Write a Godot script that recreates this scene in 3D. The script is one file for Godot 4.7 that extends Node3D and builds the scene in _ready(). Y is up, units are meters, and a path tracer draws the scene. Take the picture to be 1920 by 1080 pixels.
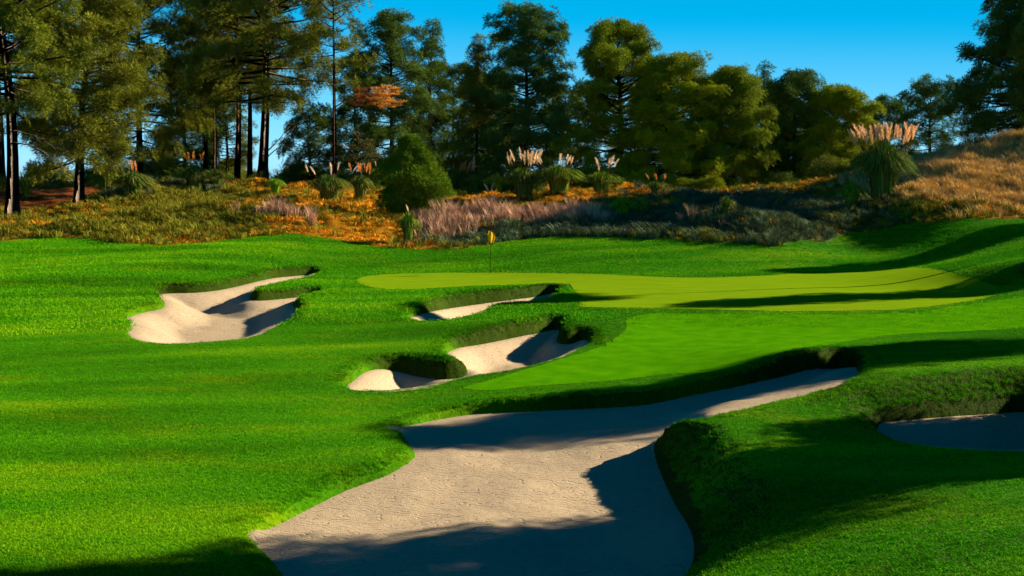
extends Node3D
# A golf hole in low sun: rolling mown grass, five sand bunkers, a putting green with its flag, a native
# grass bank behind it and a row of pines. All places are world metres; z runs away from the viewer as -z.

const EYE := 4.6            # the viewer stands on a rise this high above the green
const SUN_BACK := 0.45
const SUN_UP := 21.5
const CTL := [-29.01, 1.30, -65.65, -27.18, 1.30, -67.90, -23.59, 1.35, -69.87, -18.46, 1.20, -67.08, -15.96, 1.25, -68.35, -13.59, 1.45, -70.90, -11.85, 1.50, -71.11, -9.50, 1.20, -71.18, -6.47, 0.85, -70.51, -2.91, 0.80, -69.80, -1.19, 0.90, -71.24, 1.22, 1.20, -73.10, 5.77, 1.30, -72.91, 10.06, 1.15, -70.99, 12.88, 1.10, -70.21, 17.13, 1.40, -73.40, 21.68, 1.90, -76.56, 24.50, 2.25, -73.58, 29.55, 2.30, -73.94, -16.06, 0.60, -58.26, -12.48, 0.95, -65.05, -20.92, 0.60, -58.26, -19.72, 0.20, -49.10, -9.53, 0.25, -63.36, 3.88, 0.60, -66.35, 9.25, 0.40, -65.15, 13.02, 0.10, -63.61, 19.81, 0.20, -64.09, 24.19, 1.30, -69.09, 26.75, 1.85, -68.30, 21.61, 0.90, -53.89, 19.27, 0.55, -72.18, -6.80, 0.00, -58.14, -4.10, 0.00, -61.39, -1.04, 0.00, -62.44, -4.50, 0.00, -53.85, 0.90, 0.00, -53.85, 2.46, 0.00, -49.03, 2.69, 0.00, -45.94, 6.98, 0.00, -49.03, 8.05, 0.00, -56.64, 12.16, 0.00, -53.85, 15.80, 0.05, -59.07, 15.18, 0.00, -49.03, 19.61, 0.10, -52.68, 4.44, -0.10, -44.16, 8.05, -0.05, -43.69, 13.67, 0.00, -44.09, 18.66, 0.05, -47.44, 5.48, -0.30, -38.42, 9.13, -0.20, -40.31, 12.69, -0.10, -40.92, 16.25, -0.05, -41.24, 2.00, -0.45, -33.96, 0.53, -0.50, -31.59, 4.76, -0.35, -33.29, -1.96, -0.70, -29.00, 0.49, -0.45, -29.35, 2.98, -0.35, -29.49, 5.81, -0.20, -31.38, 8.36, 0.20, -33.18, 9.27, 0.05, -33.46, -14.99, -0.30, -37.19, -11.50, -0.30, -36.03, -11.61, -0.40, -28.70, -8.06, -0.45, -28.99, -8.70, -0.50, -21.39, -7.02, -0.60, -21.81, -5.67, -0.60, -23.97, -4.95, -0.40, -32.69, -4.04, -0.60, -26.59, -3.99, -0.80, -19.17, -6.08, -0.70, -18.81, -7.04, -0.70, -17.22, -2.81, -0.70, -27.71, -1.91, -0.65, -23.73, -7.34, -0.25, -38.03, -4.63, -0.10, -42.48, -6.36, 0.00, -49.03, -15.43, -0.05, -45.49, -0.96, -0.25, -38.03, -3.12, -0.30, -37.19, 1.54, -0.10, -40.92, -10.21, -0.05, -42.02, 8.58, 0.15, -27.56, 12.76, 0.10, -34.15, 7.51, -0.30, -26.20, 11.37, 0.20, -28.77, 3.97, -0.12, -24.14, 6.56, -0.10, -27.31, 3.69, -0.12, -19.79, 6.17, -0.35, -22.81, 3.06, -0.30, -22.58, 2.79, -0.42, -19.30, 2.73, -0.45, -16.41, 4.54, -0.10, -16.68, 7.60, 0.05, -19.08, 5.74, 0.25, -14.34, 5.56, 0.00, -17.69, 6.23, -0.30, -21.32, 8.90, -0.40, -22.38, 0.00, -0.90, -19.52, -10.00, 0.20, -9.00, -4.00, 0.10, -9.00, 2.00, 0.30, -9.00, 9.00, 0.90, -9.00, -10.00, 2.60, 0.00, 0.00, 2.90, 0.00, 10.00, 3.00, 0.00, -10.00, 2.60, 8.00, 10.00, 2.80, 8.00, 14.00, 0.60, -16.00, 20.00, 0.60, -24.00, 22.00, 0.50, -36.00, 26.00, 0.60, -50.00, 30.00, 1.60, -62.00, -14.00, -0.20, -20.00, -22.00, -0.10, -40.00, -30.00, 0.50, -60.00, -32.73, 1.90, -84.54, -32.38, 2.70, -95.53, -23.33, 2.00, -73.73, -25.02, 2.90, -91.18, -29.81, 4.15, -108.75, -17.19, 2.00, -73.73, -22.48, 3.20, -96.58, -19.24, 4.10, -100.69, -15.61, 3.55, -93.92, -10.92, 2.20, -77.16, -14.79, 3.95, -104.70, -8.09, 1.50, -74.68, -6.69, 1.90, -84.54, -4.25, 2.10, -92.77, -2.58, 3.10, -103.48, 0.00, 3.20, -102.44, 1.36, 2.40, -81.64, 5.62, 3.00, -96.56, 6.82, 3.80, -96.63, 11.86, 3.50, -98.40, 17.66, 3.20, -96.58, 9.31, 2.20, -77.16, 13.51, 2.00, -73.73, 18.72, 2.70, -83.35, 22.48, 2.50, -84.43, 23.56, 3.59, -81.00, 24.49, 3.16, -77.50, 30.55, 2.86, -76.50, 29.18, 4.97, -89.00, 34.66, 6.73, -94.00, 38.15, 7.89, -96.00, 34.27, 4.78, -86.00, -45.00, 2.20, -75.00, -45.00, 4.20, -95.00, -28.00, 4.20, -96.00, -25.00, 4.00, -112.00, 0.00, 3.20, -115.00, 15.00, 3.20, -115.00, 40.00, 6.50, -105.00, 50.00, 7.50, -92.00, 42.00, 2.60, -72.00, -55.00, 3.50, -130.00, -20.00, 2.80, -130.00, 0.00, 2.60, -130.00, 25.00, 2.60, -130.00, 55.00, 4.00, -130.00]      # surveyed ground points x, y, z
const GREEN := [-6.91, -56.79, -7.03, -59.01, -6.71, -60.63, -5.66, -61.56, -3.64, -62.20, -1.04, -62.41, 1.03, -61.81, 3.55, -60.68, 5.97, -59.56, 8.38, -58.96, 11.57, -60.19, 14.03, -62.20, 17.46, -65.34, 19.10, -65.33, 19.74, -62.18, 19.34, -56.45, 19.65, -54.04, 19.92, -52.00, 19.58, -50.99, 16.58, -47.16, 13.91, -44.87, 11.43, -44.36, 9.12, -44.46, 6.63, -45.37, 4.60, -45.77, 3.26, -45.74, 2.44, -45.94, 2.67, -49.03, 2.42, -53.06, 1.64, -55.39, 0.35, -55.80, -2.24, -54.60, -4.66, -53.02, -5.94, -53.99]
const APPROACH := [3.83, -42.67, 3.59, -40.39, 2.59, -37.34, 1.33, -35.21, 0.21, -33.46, -0.81, -31.93, -1.21, -31.30, -0.39, -30.92, 0.53, -31.24, 2.54, -31.76, 3.97, -32.52, 5.02, -32.26, 6.66, -32.34, 8.61, -35.37, 10.43, -37.65, 11.99, -38.63, 15.83, -39.33, 18.86, -39.46, 23.68, -49.69, 19.74, -49.14, 16.16, -45.95, 13.63, -43.96, 11.22, -43.56, 8.06, -43.71, 5.39, -44.38, 4.41, -43.85]
const EDGE := [-31.47, -65.06, -28.96, -65.52, -27.17, -67.88, -25.79, -69.52, -23.58, -69.84, -19.97, -67.46, -18.33, -66.62, -16.54, -67.22, -15.30, -69.27, -13.58, -70.85, -11.86, -71.17, -10.09, -71.19, -8.26, -70.77, -6.43, -70.13, -4.66, -69.83, -2.67, -69.66, -1.78, -71.19, 0.00, -72.82, 1.22, -73.26, 5.76, -72.75, 8.10, -71.97, 10.06, -70.97, 11.13, -70.24, 14.04, -70.14, 16.85, -72.16, 20.07, -75.26, 22.54, -75.18, 24.46, -73.44, 26.98, -72.83, 29.85, -73.92, 33.40, -73.62, 36.10, -72.89]    # far edge of the mown grass
# sand outlines: x, z, height of the grass lip above the sand, width of the lip
const SAND_LEFT := [-13.21, -43.78, 0.12, 0.5, -12.42, -41.55, 0.1, 0.5, -11.95, -39.57, 0.1, 0.5, -11.24, -38.20, 0.06, 0.4, -10.43, -37.64, 0.05, 0.4, -9.84, -37.64, 0.05, 0.4, -8.77, -38.15, 0.05, 0.4, -7.91, -38.97, 0.05, 0.4, -7.57, -41.50, 0.1, 0.5, -7.73, -45.31, 0.3, 0.5, -8.18, -48.32, 0.35, 0.5, -8.60, -49.97, 0.35, 0.5, -8.51, -51.09, 0.3, 0.5, -7.98, -52.69, 0.3, 0.4, -8.33, -53.82, 0.35, 0.4, -8.88, -53.06, 0.38, 0.4, -9.51, -52.24, 0.4, 0.4, -10.38, -51.45, 0.4, 0.4, -10.78, -52.46, 0.35, 0.4, -10.76, -53.58, 0.25, 0.4, -10.42, -53.61, 0.06, 0.3, -10.17, -55.26, 0.05, 0.3, -9.61, -57.46, 0.05, 0.3, -9.31, -60.90, 0.1, 0.3, -9.71, -62.84, 0.3, 0.3, -10.40, -62.24, 0.42, 0.35, -11.22, -60.58, 0.42, 0.35, -11.49, -58.61, 0.35, 0.4, -12.01, -56.32, 0.38, 0.5, -12.49, -54.47, 0.38, 0.5, -13.22, -53.28, 0.38, 0.5, -14.48, -52.43, 0.38, 0.6, -13.53, -49.58, 0.3, 0.6, -13.03, -47.42, 0.25, 0.5, -13.41, -46.39, 0.25, 0.5]
const SAND_UPPER := [-3.55, -43.64, 0.15, 0.5, -3.01, -42.29, 0.06, 0.4, -2.31, -42.35, 0.06, 0.4, -1.46, -43.48, 0.06, 0.4, -0.85, -45.27, 0.06, 0.3, -0.44, -47.44, 0.06, 0.3, 0.81, -48.26, 0.08, 0.3, 1.75, -50.97, 0.1, 0.3, 1.77, -55.77, 0.38, 0.35, 0.92, -55.03, 0.48, 0.35, 0.00, -53.93, 0.5, 0.38, -1.32, -52.52, 0.55, 0.4, -2.35, -51.06, 0.56, 0.4, -2.98, -49.06, 0.48, 0.45, -3.37, -46.01, 0.3, 0.5]
const SAND_TWIN := [-4.12, -31.32, 0.1, 0.5, -3.40, -31.07, 0.05, 0.4, -2.64, -31.38, 0.05, 0.3, -1.88, -31.96, 0.05, 0.3, -1.11, -32.91, 0.05, 0.3, -0.14, -33.65, 0.05, 0.3, 0.73, -34.67, 0.05, 0.3, 1.51, -36.02, 0.06, 0.3, 2.24, -38.14, 0.15, 0.3, 2.37, -39.84, 0.3, 0.5, 2.25, -40.67, 0.4, 0.5, 1.83, -40.39, 0.5, 0.6, 1.44, -40.72, 0.5, 0.6, 1.60, -43.48, 0.5, 0.6, 0.71, -42.38, 0.5, 0.6, -0.17, -41.23, 0.5, 0.6, -1.01, -39.98, 0.45, 0.6, -1.60, -38.90, 0.35, 0.6, -1.88, -37.24, 0.2, 0.5, -1.68, -36.33, 0.2, 0.5, -1.33, -35.98, 0.3, 0.5, -1.21, -35.99, 0.5, 0.5, -1.41, -35.65, 0.6, 0.5, -1.94, -35.40, 0.6, 0.5, -2.55, -35.67, 0.6, 0.5, -3.16, -35.82, 0.5, 0.5, -3.65, -35.46, 0.35, 0.5, -3.97, -34.37, 0.25, 0.5, -4.09, -32.96, 0.2, 0.5]
const SAND_LARGE := [-2.69, -27.03, 0.1, 0.4, -2.38, -26.53, 0.1, 0.6, -2.11, -25.83, 0.18, 0.7, -1.93, -25.06, 0.22, 0.8, -1.94, -24.55, 0.24, 0.8, -2.25, -23.59, 0.24, 0.8, -2.63, -22.97, 0.24, 0.8, -3.02, -22.27, 0.22, 0.7, -3.43, -21.24, 0.2, 0.7, -3.77, -20.17, 0.16, 0.6, -4.05, -19.33, 0.1, 0.5, -3.87, -19.02, 0.15, 0.4, -3.54, -18.45, 0.15, 0.4, -3.27, -17.82, 0.15, 0.4, -2.70, -16.65, 0.15, 0.4, -1.61, -15.65, 0.2, 0.5, 0.26, -15.42, 0.3, 0.8, 1.63, -16.53, 0.5, 1.1, 2.54, -18.31, 0.7, 1.2, 2.81, -19.33, 0.7, 1.2, 2.91, -20.78, 0.8, 1.2, 2.91, -22.69, 0.9, 1.2, 2.89, -24.36, 0.9, 1.2, 2.88, -25.61, 0.75, 1.2, 2.99, -26.04, 0.55, 0.9, 3.21, -25.54, 0.32, 0.6, 3.77, -25.50, 0.15, 0.4, 4.74, -26.44, 0.1, 0.3, 5.76, -27.32, 0.1, 0.3, 6.63, -27.86, 0.1, 0.3, 7.40, -28.37, 0.1, 0.3, 8.11, -29.75, 0.2, 0.4, 8.73, -32.15, 0.4, 0.5, 9.28, -34.69, 0.55, 0.35, 8.79, -34.84, 0.58, 0.35, 7.26, -32.87, 0.5, 0.35, 6.02, -31.80, 0.36, 0.35, 4.53, -30.70, 0.3, 0.35, 3.13, -29.71, 0.34, 0.35, 1.87, -29.58, 0.36, 0.35, 0.50, -29.36, 0.32, 0.35, -0.74, -29.32, 0.25, 0.4, -1.58, -28.85, 0.2, 0.4, -2.13, -28.09, 0.15, 0.4]
const SAND_RIGHT := [7.76, -26.73, 0.45, 0.8, 7.48, -25.46, 0.3, 0.6, 7.73, -24.07, 0.1, 0.4, 8.39, -23.62, 0.08, 0.4, 9.42, -23.20, 0.08, 0.4, 10.54, -22.87, 0.1, 0.4, 12.52, -25.78, 0.6, 0.8, 12.54, -28.61, 0.85, 0.9, 11.68, -28.85, 0.9, 0.9, 10.35, -28.21, 0.85, 0.9, 9.20, -27.60, 0.75, 0.9, 8.37, -27.16, 0.6, 0.8]

var rng := RandomNumberGenerator.new()
var noise := FastNoiseLite.new()
var noise2 := FastNoiseLite.new()
var M := {}
var names := {}

# ------------------------------------------------------------------ small mesh builder
class MB:
	var v := PackedVector3Array()
	var n := PackedVector3Array()
	var c := PackedColorArray()
	var ix := PackedInt32Array()
	var uv := PackedVector2Array()
	func tri(a: Vector3, b: Vector3, d: Vector3, ca := Color.WHITE, cb := Color.WHITE, cd := Color.WHITE) -> void:
		var nn := (d - a).cross(b - a).normalized()
		var k := v.size()
		v.append(a); v.append(b); v.append(d)
		n.append(nn); n.append(nn); n.append(nn)
		c.append(ca); c.append(cb); c.append(cd)
		ix.append(k); ix.append(k + 1); ix.append(k + 2)
	func tube(pts: Array, rad: Array, sides: int, col := Color.WHITE, cap := true) -> void:
		var k := v.size()
		var m := pts.size()
		var up := Vector3(0.3, 0.1, 1.0).normalized()
		for i in m:
			var t: Vector3 = (pts[mini(i + 1, m - 1)] - pts[maxi(i - 1, 0)]).normalized()
			var sx := t.cross(up).normalized()
			var sy := sx.cross(t).normalized()
			for j in sides + 1:
				var a := TAU * j / sides
				var d := sx * cos(a) + sy * sin(a)
				v.append(pts[i] + d * rad[i])
				n.append(d); c.append(col)
		for i in m - 1:
			for j in sides:
				var a := k + i * (sides + 1) + j
				var b := a + sides + 1
				ix.append(a); ix.append(b); ix.append(a + 1)
				ix.append(a + 1); ix.append(b); ix.append(b + 1)
		if cap:
			var e := v.size()
			v.append(pts[m - 1]); n.append((pts[m - 1] - pts[m - 2]).normalized()); c.append(col)
			var q := k + (m - 1) * (sides + 1)
			for j in sides:
				ix.append(q + j); ix.append(e); ix.append(q + j + 1)
	func mesh(mat: Material) -> ArrayMesh:
		var a := []
		a.resize(Mesh.ARRAY_MAX)
		a[Mesh.ARRAY_VERTEX] = v; a[Mesh.ARRAY_NORMAL] = n; a[Mesh.ARRAY_COLOR] = c; a[Mesh.ARRAY_INDEX] = ix
		if uv.size() == v.size():
			a[Mesh.ARRAY_TEX_UV] = uv
		var m := ArrayMesh.new()
		m.add_surface_from_arrays(Mesh.PRIMITIVE_TRIANGLES, a)
		m.surface_set_material(0, mat)
		return m

# ------------------------------------------------------------------ naming
func numbered(called: String) -> String:
	var k: int = names.get(called, 0)
	names[called] = k + 1
	return called if k == 0 else "%s_%03d" % [called, k]

func tag(o: Node, label := "", category := "", group := "", kind := "") -> Node:
	if label: o.set_meta("label", label)
	if category: o.set_meta("category", category)
	if group: o.set_meta("group", group)
	if kind: o.set_meta("kind", kind)
	return o

func put(called: String, mesh: Mesh, parent: Node = null) -> MeshInstance3D:
	var o := MeshInstance3D.new()
	o.mesh = mesh
	if parent:
		o.name = called
		parent.add_child(o, true)
	else:
		o.name = numbered(called)
		add_child(o, true)
	return o

func thing(called: String, at: Vector3, label: String, category: String, group := "") -> Node3D:
	var o := Node3D.new()
	o.name = numbered(called)
	add_child(o, true)
	o.position = at
	tag(o, label, category, group)
	return o

func scatter(called: String, mesh: Mesh, where: Array, tint: PackedColorArray, parent: Node = null) -> MultiMeshInstance3D:
	var mm := MultiMesh.new()
	mm.transform_format = MultiMesh.TRANSFORM_3D
	mm.use_colors = true
	mm.mesh = mesh
	mm.instance_count = where.size()
	for i in where.size():
		mm.set_instance_transform(i, where[i])
		mm.set_instance_color(i, tint[i])
	var o := MultiMeshInstance3D.new()
	o.multimesh = mm
	if parent:
		o.name = called
		parent.add_child(o, true)
	else:
		o.name = numbered(called)
		add_child(o, true)
	return o

# ------------------------------------------------------------------ ground shape
const GX0 := -66.0
const GZ0 := -140.0
const GS := 0.5
var gw := 0
var gh := 0
var hgt := PackedFloat32Array()
var bunkers := []
var edge_pts := PackedVector2Array()
var green_poly := PackedVector2Array()
var appr_poly := PackedVector2Array()

func solve_ground() -> void:
	var n := CTL.size() / 3
	var px := PackedFloat64Array()
	var pz := PackedFloat64Array()
	for i in n:
		px.append(CTL[i * 3] / 10.0)
		pz.append(CTL[i * 3 + 2] / 10.0)
	var m := n + 3
	var rows: Array[PackedFloat64Array] = []
	for i in m:
		var r := PackedFloat64Array()
		r.resize(m + 1)
		r.fill(0.0)
		rows.append(r)
	for i in n:
		for j in n:
			var d2 := (px[i] - px[j]) * (px[i] - px[j]) + (pz[i] - pz[j]) * (pz[i] - pz[j])
			rows[i][j] = 0.5 * d2 * log(d2) if d2 > 1e-12 else 0.006
		rows[i][n] = 1.0
		rows[i][n + 1] = px[i]
		rows[i][n + 2] = pz[i]
		rows[n][i] = 1.0
		rows[n + 1][i] = px[i]
		rows[n + 2][i] = pz[i]
		rows[i][m] = CTL[i * 3 + 1]
	for k in m:                                   # Gauss with row pivoting
		var best := k
		for i in range(k + 1, m):
			if absf(rows[i][k]) > absf(rows[best][k]): best = i
		var tmp := rows[k]
		rows[k] = rows[best]
		rows[best] = tmp
		var rk := rows[k]
		for i in range(k + 1, m):
			var ri := rows[i]
			var f := ri[k] / rk[k]
			if f == 0.0: continue
			for j in range(k, m + 1):
				ri[j] -= f * rk[j]
			rows[i] = ri
	var w := PackedFloat64Array()
	w.resize(m)
	for k in range(m - 1, -1, -1):
		var s := rows[k][m]
		for j in range(k + 1, m):
			s -= rows[k][j] * w[j]
		w[k] = s / rows[k][k]
	# sampled every metre, then refined by cubic interpolation
	var cw := int(132.0) + 1
	var ch := int(152.0) + 1
	var coarse := PackedFloat32Array()
	for j in ch:
		var z := (GZ0 + j) / 10.0
		for i in cw:
			var x := (GX0 + i) / 10.0
			var s := w[n] + w[n + 1] * x + w[n + 2] * z
			for k in n:
				var dx := x - px[k]
				var dz := z - pz[k]
				var d2 := dx * dx + dz * dz
				if d2 > 1e-12:
					s += w[k] * 0.5 * d2 * log(d2)
			coarse.append(s)
	gw = (cw - 1) * 2 + 1
	gh = (ch - 1) * 2 + 1
	hgt.resize(gw * gh)
	for j in gh:
		for i in gw:
			hgt[j * gw + i] = cubic(coarse, cw, ch, i * 0.5, j * 0.5)

func cubic(a: PackedFloat32Array, w: int, h: int, u: float, v: float) -> float:
	var i := int(u)
	var j := int(v)
	var fu := u - i
	var fv := v - j
	if fu == 0.0 and fv == 0.0:
		return a[j * w + i]
	var r := PackedFloat32Array([0, 0, 0, 0])
	for k in 4:
		var jj := clampi(j - 1 + k, 0, h - 1) * w
		r[k] = cubic_interpolate(a[jj + i], a[jj + mini(i + 1, w - 1)], a[jj + maxi(i - 1, 0)], a[jj + mini(i + 2, w - 1)], fu)
	return cubic_interpolate(r[1], r[2], r[0], r[3], fv)

func base_h(x: float, z: float) -> float:
	var u := clampf((x - GX0) / GS, 0.0, gw - 1.001)
	var v := clampf((z - GZ0) / GS, 0.0, gh - 1.001)
	var i := int(u)
	var j := int(v)
	u -= i
	v -= j
	var k := j * gw + i
	return lerpf(lerpf(hgt[k], hgt[k + 1], u), lerpf(hgt[k + gw], hgt[k + gw + 1], u), v)

func smooth_loop(flat: Array, width: int, parts: int) -> Array:
	# closed Catmull-Rom through the points; returns one PackedFloat32Array per value
	var n := flat.size() / width
	var out := []
	for k in width:
		var a := PackedFloat32Array()
		for i in n:
			for s in parts:
				a.append(cubic_interpolate(flat[i * width + k], flat[(i + 1) % n * width + k], flat[(i + n - 1) % n * width + k], flat[(i + 2) % n * width + k], float(s) / parts))
		out.append(a)
	return out

func add_bunker(flat: Array, res: float, deep: float, reach: float, label: String) -> void:
	var q := smooth_loop(flat, 4, 4)
	var poly := PackedVector2Array()
	var n: int = q[0].size()
	var lo := Vector2(1e9, 1e9)
	var hi := -lo
	var fl := PackedFloat32Array()
	for i in n:
		var p := Vector2(q[0][i], q[1][i])
		poly.append(p)
		lo = lo.min(p)
		hi = hi.max(p)
		fl.append(base_h(p.x, p.y) - maxf(q[2][i] if q[2][i] > 0.12 else 0.4 * q[2][i], 0.02))
	lo -= Vector2(1.5, 1.5)
	hi += Vector2(1.5, 1.5)
	var w := int((hi.x - lo.x) / res) + 2
	var h := int((hi.y - lo.y) / res) + 2
	var sd := PackedFloat32Array()
	var fw := PackedFloat32Array()
	var ww := PackedFloat32Array()
	sd.resize(w * h)
	fw.resize(w * h)
	ww.resize(w * h)
	for j in h:
		for i in w:
			var p := lo + Vector2(i, j) * res
			var best := 1e9
			var bi := 0
			var sw := 0.0
			var sf := 0.0
			for k in n:
				var d2 := p.distance_squared_to(poly[k])
				if d2 < best:
					best = d2
					bi = k
				var g := 1.0 / (d2 + 0.01)
				g *= g
				sw += g
				sf += g * fl[k]
			var d := 1e9
			var wv: float = q[3][bi]
			for k in [bi, (bi + n - 1) % n]:
				var c := Geometry2D.get_closest_point_to_segment(p, poly[k], poly[(k + 1) % n])
				d = minf(d, p.distance_to(c))
			var at := j * w + i
			var inside := Geometry2D.is_point_in_polygon(p, poly)
			sd[at] = -d if inside else d
			fw[at] = sf / sw
			ww[at] = maxf(wv * (1.4 if wv < 0.55 else 1.15), 0.2)
	bunkers.append({"lo": lo, "hi": hi, "w": w, "h": h, "res": res, "sd": sd, "fl": fw, "ww": ww, "label": label, "poly": poly, "deep": deep, "reach": reach})

func pick(a: PackedFloat32Array, w: int, u: float, v: float) -> float:
	var i := int(u)
	var j := int(v)
	u -= i
	v -= j
	var k := j * w + i
	return lerpf(lerpf(a[k], a[k + 1], u), lerpf(a[k + w], a[k + w + 1], u), v)

var near_wall := 0.0         # height of the grass lip there
var near_sd := 9.0           # distance to the nearest sand found by the last ground()
func ground(x: float, z: float) -> float:
	var y := base_h(x, z)
	near_sd = 9.0
	near_wall = 0.0
	for b in bunkers:
		if x > b.lo.x and z > b.lo.y and x < b.hi.x and z < b.hi.y:
			var u: float = (x - b.lo.x) / b.res
			var v: float = (z - b.lo.y) / b.res
			if u >= b.w - 1 or v >= b.h - 1: continue
			var sd := pick(b.sd, b.w, u, v)
			near_sd = minf(near_sd, sd)
			if sd > 1.5: continue
			var ww := pick(b.ww, b.w, u, v)
			var f := pick(b.fl, b.w, u, v)
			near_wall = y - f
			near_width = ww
			if sd < ww:
				if sd > 0.0:
					var t := sd / ww
					y = lerpf(f, y, 1.0 - pow(1.0 - t, lerpf(3.6, 2.0, smoothstep(0.72, 0.85, ww))))
				else:
					y = f - minf(0.8, -sd * 1.3) - b.deep * smoothstep(0.0, b.reach, -sd)
	return y

func edge_z(x: float) -> float:
	var n := edge_pts.size()
	for i in n - 1:
		if x < edge_pts[i + 1].x or i == n - 2:
			var t := clampf((x - edge_pts[i].x) / (edge_pts[i + 1].x - edge_pts[i].x), 0.0, 1.0)
			return lerpf(edge_pts[i].y, edge_pts[i + 1].y, t * t * (3.0 - 2.0 * t))
	return 0.0

func native_roll(x: float, z: float) -> float:
	return (noise2.get_noise_2d(x * 7.0, z * 7.0) * 0.7 + noise.get_noise_2d(x * 28.0, z * 28.0) * 0.09) * smoothstep(0.3, 4.0, edge_z(x) - z) * smoothstep(-125.0, -100.0, z)

func is_native(x: float, z: float) -> bool:
	return z < edge_z(x) + noise.get_noise_2d(x * 14.0, z * 14.0) * 0.5

# ------------------------------------------------------------------ textures and materials
func noise_tex(freq: float, a: Color, b: Color, seed_: int, octaves := 4, size := 512, sharp := 0.0) -> NoiseTexture2D:
	var f := FastNoiseLite.new()
	f.noise_type = FastNoiseLite.TYPE_SIMPLEX_SMOOTH
	f.frequency = freq
	f.fractal_octaves = octaves
	f.seed = seed_
	var t := NoiseTexture2D.new()
	t.width = size
	t.height = size
	t.seamless = true
	t.noise = f
	var g := Gradient.new()
	g.set_color(0, a)
	g.set_color(1, b)
	if sharp > 0.0:
		g.set_offset(0, 0.5 - sharp)
		g.set_offset(1, 0.5 + sharp)
	t.color_ramp = g
	return t

func lin(r: float, g: float, b: float) -> Color:
	return Color(r, g, b).linear_to_srgb()

func mat(col: Color, rough := 0.9, spec := 0.2) -> StandardMaterial3D:
	var m := StandardMaterial3D.new()
	m.albedo_color = col
	m.roughness = rough
	m.metallic_specular = spec
	m.cull_mode = BaseMaterial3D.CULL_DISABLED
	return m

func leaf_mat(back: Color, rough := 0.8, spec := 0.15) -> StandardMaterial3D:
	var m := mat(Color.WHITE, rough, spec)
	m.vertex_color_use_as_albedo = true
	m.backlight_enabled = true
	m.backlight = back
	return m

func tri_world(m: StandardMaterial3D, s: float, world := true) -> void:
	m.uv1_triplanar = true
	m.uv1_world_triplanar = world
	m.uv1_scale = Vector3(s, s, s)

# clear air: pale at the horizon, deep blue overhead, a little brighter towards the sun
func sky_picture() -> ImageTexture:
	var im := Image.create(512, 256, false, Image.FORMAT_RGBF)
	var stops := [[-90.0, 0.02, 0.05, 0.02], [-3.0, 0.10, 0.22, 0.20], [0.0, 0.46, 0.88, 1.1], [2.5, 0.26, 0.79, 1.1], [8.0, 0.0, 0.46, 0.88], [20.0, 0.0, 0.17, 0.44], [45.0, 0.0, 0.06, 0.19], [90.0, 0.0, 0.035, 0.13]]
	for y in 256:
		var up := 90.0 - 180.0 * (y + 0.5) / 256.0
		for x in 512:
			var az := TAU * ((x + 0.5) / 512.0 - 0.5)
			var side := 0.5 + 0.5 * cos(az - atan2(1.0, SUN_BACK))
			var e := up - 4.0 * (side - 0.62) * smoothstep(0.0, 4.0, up) * smoothstep(30.0, 10.0, up)
			var k := 0
			while k < stops.size() - 2 and e > stops[k + 1][0]: k += 1
			var t: float = clampf((e - stops[k][0]) / (stops[k + 1][0] - stops[k][0]), 0.0, 1.0)
			im.set_pixel(x, y, Color(lerpf(stops[k][1], stops[k + 1][1], t), lerpf(stops[k][2], stops[k + 1][2], t), lerpf(stops[k][3], stops[k + 1][3], t)))
	return ImageTexture.create_from_image(im)

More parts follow.
